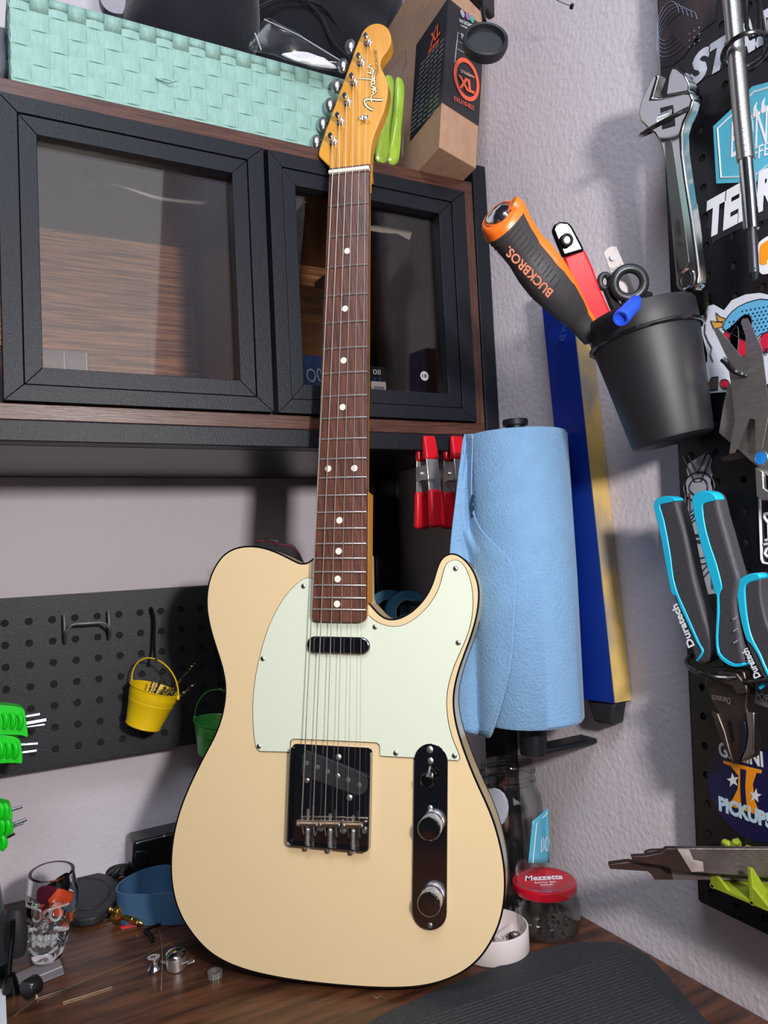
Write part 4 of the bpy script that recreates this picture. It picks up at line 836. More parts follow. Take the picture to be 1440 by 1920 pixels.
# chisel / large screwdriver
t = thing('chisel', 'black and orange rubber-grip chisel leaning out left of the tool cup', 'chisel', at_(1105, 600, dcup-.02))
def loftp(path, ws, ds, wdir, n=20, pw=2.4):
    P = [Vector(p) for p in path]; rings = []
    for i, p in enumerate(P):
        tg = (P[min(i+1, len(P)-1)]-P[max(i-1, 0)]).normalized(); w = (wdir-tg*wdir.dot(tg)).normalized(); d = tg.cross(w); R_ = []
        for k in range(n):
            a = 2*math.pi*k/n; c, s = math.cos(a), math.sin(a)
            R_.append(p+w*ws[i]*math.copysign(abs(c)**(2/pw), c)+d*ds[i]*math.copysign(abs(s)**(2/pw), s))
        rings.append(R_)
    return rings
dk = [dcup-.05, dcup-.048, dcup-.045, dcup-.04, dcup-.034, dcup-.028, dcup-.024, dcup-.018, dcup-.01, dcup-.002, dcup+.005]
cl = [(934, 402), (938, 408), (948, 420), (966, 446), (985, 472), (1006, 500), (1026, 526), (1046, 550), (1066, 575), (1085, 598), (1112, 632)]
wsx = [.013, .0165, .0185, .0165, .0158, .0175, .0175, .0160, .0135, .0105, .009]
rubber = mat('grip_rubber', (52, 50, 52), .55, bump=.2, bscale=200); orp = mat('orange_grip', (246, 112, 32), .35)
path = [at_(a, b, d) for (a, b), d in zip(cl, dk)]; wd_ = (at_(990, 440, dcup-.03)-at_(960, 480, dcup-.03)).normalized()
path = cr(path, 3, False); 
def interp(L, n):
    out = []
    for i in range(n):
        x = i/(n-1)*(len(L)-1); j = min(int(x), len(L)-2); out.append(L[j]+(L[j+1]-L[j])*(x-j))
    return out
ws_ = interp(wsx, len(path)); B().loops(loftp(path, ws_, [w*.85 for w in ws_], wd_)).obj('grip', rubber, t)
vw = CM @ V(0, 0, 1)
B().loops(loftp(path[:7], [w*1.03 for w in ws_[:7]], [w*.9 for w in ws_[:7]], wd_)).obj('end_collar', orp, t)
up7 = [path[i]+wd_*ws_[i]*.62+vw*ws_[i]*.52 for i in range(4, 30)]
B().loops(loftp(up7, [max(.0022, ws_[i]*.34) for i in range(4, 30)], [max(.002, ws_[i]*.3) for i in range(4, 30)], wd_, 12)).obj('orange_stripe', orp, t)
e_ = (path[0]-path[3]).normalized(); B().lathe([(.0105, 0), (.0098, .0025), (.006, .0045), (.0001, .005)], axis(path[0]-e_*.001, e_), 24).obj('strike_cap', chrome, t)
for k in range(16):
    i = 5+k*.9; j = int(i); p = path[j]+(path[j+1]-path[j])*(i-j); w = ws_[j]*1.0; tg = (path[j+1]-path[j]).normalized(); d_ = tg.cross(wd_).normalized()
    B().tube([p+wd_*w*math.cos(a)*1.0+d_*w*.87*math.sin(a) for a in [math.pi*(.45+q*.13) for q in range(10)]] if d_.dot(vw) > 0 else [p+wd_*w*math.cos(a)-d_*w*.87*math.sin(a) for a in [math.pi*(.45+q*.13) for q in range(10)]], .0005, 4).obj('grip_ridge', rubber, t)
o_ = at_(1036, 548, dcup-.052); o2_ = at_(954, 464, dcup-.066)
xx = (o2_-o_).normalized(); text('BUCKBROS.', fr(o_+vw*.004, xx, (vw.cross(xx))), .0072, mat('dull_orange', (172, 92, 62), .6), t, width=(o2_-o_).length, bold=.02)
B().tube([path[-2], at_(1150, 690, dcup+.01), T_ @ V(0, .004, .02)], [.006, .004, .004], 12).obj('blade', steel, t)
# red and black dipped handle (puller)
t = thing('dipped_handle', 'flat steel handle dipped in red with black end standing in the tool cup', 'hand tool', at_(1120, 590, dcup))
def flat(pts, d0, d1, th, m, nm, bevel, parent, holes=None):
    ys = [p[1] for p in pts]; y0_, y1_ = min(ys), max(ys); P = [at_(a, b, d0+(d1-d0)*(b-y0_)/(y1_-y0_)) for a, b in pts]
    n_ = vw; return B().loops([P, [p-n_*th for p in P]]).obj(nm, m, parent, bevel=bevel, seg=3)
flat([(1035, 430), (1040, 420), (1050, 414), (1066, 415), (1074, 424), (1094, 462), (1097, 470), (1056, 482), (1043, 450)], dcup-.02, dcup-.014, .006, black_gloss, 'black_dip', .0022, t)
flat([(1056, 482), (1096, 466), (1112, 500), (1126, 540), (1148, 590), (1146, 615), (1122, 625), (1108, 598), (1076, 535), (1062, 502)], dcup-.014, dcup+.004, .007, red_plastic, 'red_dip', .0022, t)
hc = at_(1063, 450, dcup-.021); B().tube([hc+V(*[0, 0, 0])+(CM @ V(.0038*math.cos(a), .0042*math.sin(a), 0)) for a in [2*math.pi*k/20 for k in range(20)]], .0014, 8, closed=True).obj('hole_rim', black_gloss, t)
B().lathe([(.0034, 0), (.0034, .0006)], axis(hc, vw), 20).obj('hole', mat('hole_pale', (176, 178, 188), .8), t)
B().tube([at_(1134, 600, dcup+.002), T_ @ V(.01, .01, .02)], .004, 8).obj('shank', steel, t)
# steel ruler
t = thing('steel_rule', 'small worn steel rule with a round hole standing in the tool cup', 'ruler', at_(1180, 560, dcup+.03))
rl = [(1132, 474), (1140, 465), (1148, 461.5), (1156, 463), (1171, 498), (1190, 545), (1200, 575), (1180, 590), (1146, 512)]
flat(rl, dcup+.014, dcup+.02, .0008, mat('brushed_steel', (128, 124, 124), .5, .7, bump=.3, bscale=120), 'blade', 0, t)
hc = at_(1149, 483, dcup+.0135); B().lathe([(.0026, 0), (.0026, .0004)], axis(hc, vw), 20).obj('hole', MATS['hole_pale'], t)
for k in range(6): p = at_(1149+k*4.2, 507-k*1.6+(k % 2)*3, dcup+.0137); B().box((0, 0, 0), (.0003, .0028, .0002), Matrix.Translation(p) @ CM.to_4x4() @ Matrix.Rotation(.4, 4, 'Z')).obj('scale_mark', black_gloss, t)
B().tube([at_(1190, 575, dcup+.02), T_ @ V(0, .012, .03)], .0012, 6).obj('tail', steel, t)
# cast black eye tool
castm = mat('cast_black', (54, 56, 58), .36, .6, bump=.4, bscale=90)
t = thing('ring_eye_tool', 'blackened steel tool with a large round eye standing in the tool cup', 'hand tool', at_(1180, 580, dcup+.005))
cc = at_(1179.5, 531, dcup-.004)
B().tube([cc+(CM @ V(.0118*math.cos(a), .0122*math.sin(a), .002*math.cos(a))) for a in [2*math.pi*k/32 for k in range(32)]], .0040, 12, closed=True).obj('eye', castm, t)
B().loops(loftp([at_(1186, 552, dcup-.002), at_(1190, 572, dcup), at_(1194, 600, dcup+.004), T_ @ V(.005, -.006, .04)], [.009, .012, .012, .006], [.004, .005, .005, .004], CM @ V(1, 0, 0))).obj('shank', castm, t)
B().loops(loftp([at_(1196, 560, dcup), at_(1208, 556, dcup+.004), at_(1221, 552, dcup+.006)], [.006, .005, .002], [.004, .004, .002], CM @ V(0, 1, 0))).obj('lug', castm, t)
t = thing('black_pliers_eye', 'small black looped handle end between the red handle and the round eye', 'hand tool', at_(1140, 560, dcup+.01))
cc = at_(1134, 528, dcup+.006)
B().tube([cc+(CM @ V(.0042*math.cos(a), .0058*math.sin(a), 0)) for a in [2*math.pi*k/20 for k in range(20)]], .0026, 10, closed=True).obj('loop', castm, t)
B().tube([at_(1139, 543, dcup+.006), at_(1152, 572, dcup+.006), T_ @ V(0, 0, .06)], [.0035, .0045, .004], 10).obj('shank', castm, t)
t = thing('slim_strip', 'narrow pale strip standing in the tool cup beside the red handle', 'strip', at_(1142, 570, dcup))
flat([(1131, 546), (1138, 546), (1160, 588), (1150, 594)], dcup+.01, dcup+.012, .001, mat('pale_strip', (214, 212, 212), .5), 'strip_body', 0, t)
B().tube([at_(1155, 590, dcup+.012), T_ @ V(.002, .002, .04)], .001, 6).obj('tail', MATS['pale_strip'], t)
# blue sleeve
t = thing('blue_cap_tube', 'bright blue rubber sleeve lying across the rim of the tool cup', 'sleeve', at_(1180, 605, dcup-.045))
blu = mat('blue_rubber', (34, 78, 216), .42); p0_, p1_ = at_(1163.5, 597.5, dcup-.058), at_(1193, 566.5, dcup-.034)
d_ = (p0_-p1_); L_ = d_.length; T2 = axis(p1_, d_)
B(T2).lathe([(.0002, 0), (.0052, .0002), (.0060, .0014), (.0061, L_*.4), (.0060, L_*.7), (.0064, L_*.85), (.0064, L_-.0012), (.0058, L_), (.0044, L_-.0002), (.0040, L_-.0015), (.0002, L_-.003)], n=36).obj('sleeve_body', blu, t)
B().tube([at_(1190, 570, dcup-.035), at_(1196, 576, dcup-.02), T_ @ V(0, -.01, .06)], .0022, 8).obj('handle_rod', black_gloss, t)
# ------------------------------------------------------------------ level on the wall
t = thing('spirit_level', 'long blue box-section level with brass-coloured worn edge hung on the right wall', 'level', XP(1100, 1312, XW-.01))
lx = .543; q0, q1 = XP(1028, 700, lx), XP(1090, 1312, lx); e = (q0-q1).normalized(); far_b = q1; L = .62
r0_, r1_ = XP(1088, 700, lx), XP(1113, 1312, lx)
w_ = (r0_-q0); w_ = (w_-e*w_.dot(e)); wl = .046; wdn = w_.normalized()
topz = ((XP(1022, 545, lx)-far_b).dot(e))
PB = [far_b, far_b+wdn*wl, far_b+wdn*wl+V(XW-lx-.0008, 0, 0), far_b+V(XW-lx-.0008, 0, 0)]
bluem = mat('level_blue', (10, 44, 138), .28, coat=.3, var=.1, scale=20)
goldm = mat('worn_brass_paint', (206, 172, 98), .5, scale=14, col2=(150, 138, 122), stretch=(1, 1, .6), contrast=(.38, .5), bump=.3, bscale=80, detail=6)
B().hexa(PB+[p+e*(topz+.002) for p in PB]).obj('blue_body', bluem, t, bevel=.001)
G_ = [far_b+wdn*(wl+.0002), far_b+wdn*(wl+.0012), far_b+wdn*(wl+.0012)+V(XW-lx-.001, 0, 0), far_b+wdn*(wl+.0002)+V(XW-lx-.001, 0, 0)]
B().hexa([p+e*.001 for p in G_]+[p+e*(topz+.001) for p in G_]).obj('brass_edge', goldm, t)
B().hexa([p+wdn*.0 for p in [far_b+e*.000+V(.002, 0, 0)+wdn*.004, far_b+V(.002, 0, 0)+wdn*(wl-.003), far_b+wdn*(wl-.003)+V(XW-lx-.002, 0, 0), far_b+wdn*.004+V(XW-lx-.002, 0, 0)]]+[far_b-e*.022+V(.003, 0, 0)+wdn*.012, far_b-e*.022+V(.003, 0, 0)+wdn*(wl-.010), far_b-e*.022+wdn*(wl-.010)+V(XW-lx-.003, 0, 0), far_b-e*.022+wdn*.012+V(XW-lx-.003, 0, 0)]).obj('end_cap', black_rubber, t, bevel=.003)
surf_text('48 inch', lambda a, b: XP(a, b, lx-.0002), (1062, 640), (1064, 600), .010, mat('faint_blue', (44, 80, 160), .5), t, (-1, 0, 0))
# ------------------------------------------------------------------ steel gauges on hook
gst = mat('gauge_steel', (182, 178, 174), .34, .9, bump=.35, bscale=90, stretch=(1, 1, 8), var=.12, scale=40)
t = thing('fret_gauge', 'notched stainless steel gauge plate hanging on a curved black hook', 'gauge', RP(1400, 840, .03))
rp_poly([(1337, 616), (1345, 614), (1388, 667), (1393, 669), (1399, 667), (1397.5, 630), (1389, 604), (1393, 597), (1401, 597), (1428, 653), (1434, 703), (1442, 760), (1440, 780), (1428, 841), (1420, 846), (1417, 840), (1416, 788), (1410, 784), (1404, 786), (1377, 849), (1367, 851), (1378, 786), (1372, 731), (1363, 671)], .034, .0009, gst, t, 'plate')
t = thing('notched_ruler', 'second stainless plate with a blue-filled hole behind the gauge', 'gauge', RP(1410, 860, .028))
rp_poly([(1366, 716), (1372, 724), (1378, 786), (1440, 778), (1500, 770), (1500, 935), (1440, 892), (1348, 811), (1356, 762)], .028, .0009, gst, t, 'plate')
c = RP(1427, 859, .0283); B().lathe([(.0048, 0), (.0048, .0004)], axis(c, RN), 24).obj('blue_disc', mat('disc_blue', (24, 128, 214), .4), t)
B().tube([c+xd_*.0052*math.cos(a)+up_*.0052*math.sin(a) for a in [2*math.pi*k/24 for k in range(24)]], .0005, 6, closed=True).obj('hole_rim', gst, t)
t = thing('small_gauge', 'small grey steel strip poking out under the notched plates', 'gauge', RP(1370, 862, .022))
rp_poly([(1352, 858), (1384, 846), (1397, 856), (1390, 860), (1355, 866)], .022, .0009, dark_steel, t, 'plate')
t = thing('bent_gauge', 'bent steel bracket hanging below the notched plate at right', 'gauge', RP(1425, 930, .03))
rp_poly([(1415, 876), (1430, 884), (1431, 915), (1442, 922), (1442, 938), (1430, 939), (1418, 931)], .032, .004, gst, t, 'bracket', bevel=.0008)
t = thing('curved_hook', 'curved black wire hook through the steel gauge', 'hook', RP(1401, 702, .02))
B().tube(cr([RP(1354, 673, .052), RP(1362, 680, .050), RP(1372, 692, .043), RP(1386, 700, .038), RP(1401, 704, .030), RP(1404, 706, 0)], 4, False), .0022, 8).obj('hook_wire', wire_black, t)
# ------------------------------------------------------------------ pliers
plm = mat('plier_grip', (58, 57, 62), .6, bump=.4, bscale=260); tlm = teal; dkm = mat('plier_rim', (30, 29, 33), .5)
def plier_handle(t, outer, stripe, off, th=.014, texts=None):
    rp_poly(outer, off, th, plm, t, 'handle_grip', bevel=.0042, smoothn=2, seg=4)
    rp_poly(stripe, off+.0008, th*.7, tlm, t, 'teal_inlay', bevel=.0012, smoothn=2)
t = thing('lineman_pliers', 'large pliers with black and teal grips hanging jaws down in a ring hook', 'pliers', RP(1390, 1430, .04))
h1 = [(1226, 945), (1232, 934), (1248, 930), (1262, 934), (1267, 944), (1276, 975), (1284, 1005), (1292, 1045), (1300, 1085), (1312, 1130), (1322, 1165), (1332, 1200), (1334, 1222), (1326, 1240), (1304, 1246), (1298, 1225), (1290, 1195), (1276, 1155), (1262, 1118), (1252, 1078), (1245, 1035), (1236, 985)]
s1 = [(1225, 948), (1231, 935), (1248, 930), (1262, 933), (1266, 939), (1252, 943), (1238, 946), (1237, 952), (1244, 975), (1251, 1010), (1257, 1045), (1262, 1085), (1271, 1115), (1283, 1142), (1296, 1172), (1312, 1208), (1319, 1222), (1307, 1240), (1304, 1237), (1314, 1222), (1305, 1205), (1290, 1172), (1274, 1138), (1266, 1117), (1258, 1112), (1248, 1060), (1238, 1005), (1230, 970)]
plier_handle(t, h1, s1, .045)
h2 = [(1298, 935), (1306, 924), (1320, 920), (1335, 924), (1343, 935), (1350, 965), (1360, 1000), (1371, 1040), (1381, 1075), (1384, 1090), (1378, 1125), (1381, 1160), (1388, 1200), (1394, 1235), (1392, 1247), (1376, 1250), (1358, 1240), (1346, 1225), (1342, 1190), (1343, 1150), (1344, 1120), (1335, 1080), (1322, 1035), (1310, 990), (1300, 955)]
s2 = [(1297, 940), (1304, 925), (1320, 920), (1336, 925), (1343, 937), (1330, 941), (1318, 945), (1317, 955), (1321, 985), (1330, 1020), (1342, 1055), (1350, 1085), (1353, 1104), (1347, 1116), (1348, 1150), (1345, 1195), (1348, 1223), (1362, 1237), (1378, 1245), (1393, 1243), (1392, 1249), (1376, 1251), (1358, 1243), (1344, 1226), (1341, 1195), (1343, 1150), (1343, 1118), (1340, 1112), (1331, 1080), (1316, 1030), (1305, 985)]
plier_handle(t, h2, s2, .048)
for k in range(3):
    B().tube([RP(1374+k*.6, 1162+k*22, .0496), RP(1381+k*.8, 1157+k*22, .0492)], .0005, 5).obj('grip_nick', mat('nick_grey', (150, 150, 152), .5), t)
surf_text('Duratech', lambda a, b: RP(a, b, .046), (1304, 1210), (1271, 1131), .0068, white_ink, t, RN, bold=.03)
jm = mat('jaw_steel', (104, 90, 84), .36, .9, scale=24, col2=(64, 56, 54), bump=.3, bscale=60)
jaw = [(1324, 1262), (1321, 1280), (1330, 1305), (1345, 1338), (1352, 1375), (1366, 1400), (1374, 1430), (1385, 1430), (1408, 1420), (1412, 1392), (1404, 1350), (1398, 1325), (1400, 1285), (1394, 1258), (1366, 1250), (1334, 1252)]
rp_poly(jaw, .044, .011, jm, t, 'jaw', bevel=.0016)
rp_poly([(1345, 1258), (1380, 1262), (1399, 1285), (1401, 1302), (1382, 1304), (1372, 1288), (1348, 1277)], .0475, .004, dark_steel, t, 'pivot_plate', bevel=.0012)
rp_poly([(1333, 1333), (1345, 1338), (1358, 1372), (1368, 1410), (1374, 1430), (1364, 1415), (1345, 1372)], .0462, .004, dark_steel, t, 'jaw', bevel=.0008)
rp_poly([(1386, 1354), (1396, 1352), (1400, 1375), (1396, 1405), (1384, 1429), (1388, 1395)], .0458, .003, black_metal, t, 'cutting_notch', bevel=.0005)
rp_poly([(1398, 1336), (1413, 1336), (1413, 1412), (1400, 1424), (1388, 1428), (1398, 1402), (1402, 1375)], .0466, .005, mat('bright_jaw', (168, 160, 156), .3, 1), t, 'jaw_edge', bevel=.001)
B().tube([RP(1366, 1352, .0448), RP(1374, 1390, .0448)], .0008, 5).obj('jaw_line', blackb, t)
surf_text('Duratech', lambda a, b: RP(a, b, .0444), (1370, 1308), (1336, 1302), .005, mat('stamp_grey', (132, 118, 112), .5, .5), t, RN, name='stamping')
ringhook('black flat ring hook around the neck of the large pliers', RP(1350, 1246, .036), .0245, RP(1398, 1240, 0), .01, .0018, tilt=CM @ V(-.08, .95, .2))
t = thing('small_pliers', 'smaller pliers with black and teal grips cut by the right frame edge', 'pliers', RP(1440, 1330, .04))
h3 = [(1381, 1098), (1386, 1084), (1405, 1075), (1420, 1075), (1425, 1084), (1425, 1110), (1432, 1150), (1445, 1190), (1470, 1240), (1480, 1275), (1450, 1290), (1428, 1268), (1410, 1235), (1397, 1200), (1387, 1160), (1382, 1120)]
s3 = [(1380, 1098), (1386, 1085), (1405, 1076), (1421, 1075), (1425, 1085), (1410, 1091), (1398, 1097), (1397, 1115), (1400, 1150), (1405, 1180), (1413, 1203), (1425, 1225), (1440, 1260), (1460, 1290), (1452, 1292), (1434, 1262), (1419, 1228), (1405, 1207), (1398, 1200), (1388, 1165), (1382, 1130)]
plier_handle(t, h3, s3, .045)
surf_text('Duratech', lambda a, b: RP(a, b, .046), (1428, 1268), (1403, 1214), .0058, white_ink, t, RN, bold=.03)
rp_poly([(1436, 1275), (1470, 1280), (1500, 1330), (1470, 1400), (1445, 1330)], .044, .010, jm, t, 'jaw', bevel=.0015)
B().tube([RP(1425, 1290, .046), RP(1436, 1281, .046), RP(1450, 1276, .046)], .0014, 6).obj('teal_tip', tlm, t)
ringhook('black ring hook holding the smaller pliers at the frame edge', RP(1452, 1274, .036), .024, RP(1480, 1250, 0), .01, .0018, tilt=V(.05, .15, 1), sy=.6)
# ------------------------------------------------------------------ lime rack with files
limep = mat('lime_plastic', (142, 158, 36), .45)
t = thing('file_rack', 'lime green pronged plastic rack at the bottom of the pegboard holding files', 'rack', RP(1330, 1655, .02))
def rk(px, py, off): return RP(px, py, off)
f0, f1 = rk(1330, 1663, .048), rk(1440, 1718, .048); dr = V(0, (f1-f0).y, 0).normalized(); zf = f0.z
L_ = .16; xo, xi = f0.x, RX-.001; y_ = f0.y
B().box((xo, y_-L_, zf), (xi, y_, zf+.003)).obj('tray', limep, t, bevel=.0006)
B().box((xi-.003, y_-L_, zf), (xi, y_, zf+.022)).obj('back_rail', limep, t, bevel=.0006)
for k in range(5):
    y0_ = y_-.0008-k*.034
    B().add([(xo, y0_, zf), (xo+.024, y0_, zf), (xo+.014, y0_, zf+.010), (xo+.003, y0_, zf+.026), (xo, y0_, zf+.027), (xo, y0_-.0035, zf), (xo+.024, y0_-.0035, zf), (xo+.014, y0_-.0035, zf+.010), (xo+.003, y0_-.0035, zf+.026), (xo, y0_-.0035, zf+.027)], [(0, 1, 2, 3, 4), (9, 8, 7, 6, 5), (0, 4, 9, 5), (4, 3, 8, 9), (3, 2, 7, 8), (2, 1, 6, 7)]).obj('prong', limep, t, bevel=.0006)
    if k < 4: B().add([(xo, y0_-.0035, zf+.003), (xo, y0_-.016, zf+.003), (xo, y0_-.0035, zf+.013), (xo+.003, y0_-.0035, zf+.003), (xo+.003, y0_-.016, zf+.003), (xo+.003, y0_-.0035, zf+.013)], [(0, 1, 2), (5, 4, 3), (0, 2, 5, 3), (1, 4, 5, 2), (0, 3, 4, 1)]).obj('gusset', limep, t)
hkp = RP(1358, 1584, .004); B().tube(cr([hkp, hkp+V(-.004, -.004, .004), RP(1372, 1584, .006), RP(1382, 1577, .006), RP(1384, 1588, .001)], 3, False), .0028, 8).obj('peg_lug', limep, t)
filem = mat('file_steel', (124, 114, 112), .42, .75, scale=30, col2=(92, 82, 82), bump=.5, bscale=300); tang = mat('tang_steel', (74, 56, 52), .45, .7, var=.3, scale=20)
dust = mat('chalky_metal', (172, 160, 152), .75, scale=60, col2=(124, 112, 108))
def filep(label, shape, tangs, d0, d1, th, extra=None):
    t = thing('flat_file', label, 'file', at_(1330, 1640, d0), 'steel files resting in the lime rack')
    xs = [p[0] for p in shape+tangs]; xa, xb = 1143, 1440
    dep = lambda a: d0+(d1-d0)*(a-xa)/(xb-xa)
    for nm, pts, m in (('blade', shape, filem), ('tang', tangs, tang)):
        P = [at_(a, b, dep(a)) for a, b in pts]; n_ = ((P[1]-P[0]).cross(P[2]-P[0])).normalized(); n_ = n_ if n_.dot(vw) > 0 else -n_
        B().loops([P, [p-n_*th for p in P]]).obj(nm, m, t, bevel=.0005)
    if extra: P = [at_(a, b, dep(a)-.0004) for a, b in extra]; B().loops([P, [p-n_*.0003 for p in P]]).obj('chalk_patch', dust, t)
    return t
filep('wide flat file with chalky shoulder, front of the three in the lime rack', [(1268, 1591), (1520, 1592), (1520, 1652), (1440, 1645), (1294, 1636)], [(1268, 1591), (1294, 1636), (1262, 1634), (1250, 1624), (1220, 1621), (1186, 1613), (1184, 1606), (1210, 1605), (1238, 1600), (1250, 1591)], .590, .575, .005, [(1270, 1592), (1292, 1593), (1300, 1612), (1318, 1616), (1320, 1634), (1297, 1635)])
filep('half-round file with dark pointed tang, lowest of the three in the lime rack', [(1256, 1630), (1300, 1640), (1330, 1642), (1520, 1660), (1520, 1662), (1400, 1653), (1330, 1650), (1262, 1650)], [(1256, 1630), (1262, 1650), (1228, 1650), (1222, 1640), (1214, 1634), (1180, 1632), (1144, 1629.5), (1143, 1621), (1180, 1616), (1220, 1621)], .597, .590, .006)
filep('narrow file showing only its dark tang tip behind the wide one', [(1236, 1597), (1300, 1594), (1500, 1594), (1500, 1600), (1240, 1603)], [(1210, 1604), (1211, 1598), (1222, 1595), (1248, 1594), (1240, 1602)], .604, .60, .004)
# ------------------------------------------------------------------ blue towel roll
towel = mat('blue_towel', (122, 162, 200), .95, bump=1.0, bscale=420, sheen=.2, spec=.1, var=.07, scale=60)
dv = .775; tc_ = at_(962, 822, dv); bc_ = at_(1004, 1338, dv); tcz, bcz = tc_.z, bc_.z; rr_ = .0515
cx_, cy2 = .482, (tc_.y+bc_.y)/2
def towelc(px, py): return at_(px, py, dv)
top_c, bot_c = V(cx_, .607, 0), V(cx_, .607, 0)
m0 = at_(962, 812, .775); m1 = at_(1001, 1345, .775)
base = V((m0.x+m1.x)/2+.0005, (m0.y+m1.y)/2, m1.z); HH = m0.z-m1.z
if base.x+rr_ > XW-.003: base.x = XW-.003-rr_
t = thing('paper_towel_roll', 'blue shop towel roll on a black upright wall holder with torn loose sheet', 'towel roll', base)
prof = [(.0215, .001), (rr_-.002, 0), (rr_, .003), (rr_+.0004, HH*.5), (rr_-.0003, HH-.004), (rr_-.0025, HH-.0005), (.0215, HH-.001)]
rings = []
for r_, z in prof: rings.append([(base.x+(r_+(.0005*math.sin(3*a+z*20) if r_ > .05 else 0))*math.cos(a), base.y+(r_+(.0005*math.sin(3*a+z*20) if r_ > .05 else 0))*math.sin(a), base.z+z) for a in [2*math.pi*k/72 for k in range(72)]])
B().loops(rings, cap=False).obj('roll', towel, t)
B().lathe([(.0212, .001), (.0212, HH-.001), (.0195, HH-.001), (.0195, .001), (.0212, .001)], Matrix.Translation(base), 32, cap=False).obj('card_core', kraft, t)
# loose sheet: hangs off the left of the roll, away from the tangent
def roll_hit(px, py, rad):
    r = ray(px, py); a = r.x**2+r.y**2; b_ = -2*(r.x*base.x+r.y*base.y); c = base.x**2+base.y**2-rad**2; D_ = b_*b_-4*a*c
    return r*((-b_-math.sqrt(D_))/(2*a)) if D_ > 0 else None
left_edge = [(869, 815), (864, 850), (858, 900), (852, 950), (846, 1000), (842, 1050), (842, 1100), (846, 1160), (850, 1240), (856, 1310), (866, 1355), (872, 1371)]
right_edge = [(888, 813), (887, 850), (885, 900), (886, 950), (896, 990), (940, 1030), (970, 1062), (969, 1110), (965, 1170), (962, 1240), (945, 1310), (922, 1385)]
rows = []
for i, ((xl, yl), (xr, yr)) in enumerate(zip(left_edge, right_edge)):
    row = []
    for k in range(9):
        s = k/8; px, py = xl+(xr-xl)*s, yl+(yr-yl)*s; h_ = roll_hit(px, py, rr_+.0006+.0026*min(1, i/4))
        if h_ is None:
            p = at_(px, py, base.dot(CM @ V(0, 0, -1))-.002-.010*min(1, i/6))
        else: p = h_
        p = p*(1-min(1, i/3)*(.004*noise.noise(V(px*.03, py*.02, 1))+.0015*noise.noise(V(px*.09, py*.06, 4)))); row.append(p)
    rows.append(row)
sh = B().loops(rows, closed=False, cap=False).obj('loose_sheet', towel, t, sub=2); m_ = sh.modifiers.new('th', 'SOLIDIFY'); m_.thickness = .0012; m_.offset = -1
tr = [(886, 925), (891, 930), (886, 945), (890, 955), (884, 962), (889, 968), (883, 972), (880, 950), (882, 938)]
P = [(roll_hit(a, b, rr_+.0042) or at_(a, b, dv-.04)) for a, b in tr]; B().add(P, [tuple(range(len(P)))]).obj('tear_shade', mat('tear_shadow', (38, 84, 108), .9), t, smooth=False)  # flat dark patch paints the shade inside the tear
B().tube([base+V(0, 0, -.03), base+V(0, 0, HH+.012)], .009, 20).obj('spindle', black_metal, t)
B().lathe([(.009, HH+.002), (.0095, HH+.008), (.0125, HH+.0085), (.0130, HH+.012), (.0125, HH+.0145), (.0002, HH+.0150)], Matrix.Translation(base), 32).obj('end_knob', black_metal, t)
B().lathe([(.0002, -.034), (.0135, -.034), (.0135, -.004), (.030, -.003), (.030, -.001), (.0002, -.001)], Matrix.Translation(base), 32).obj('lower_collar', black_metal, t)
B().box((base.x, base.y-.012, base.z-.034), (XW-.001, base.y+.012, base.z-.028)).obj('wall_arm', black_metal, t, bevel=.002)
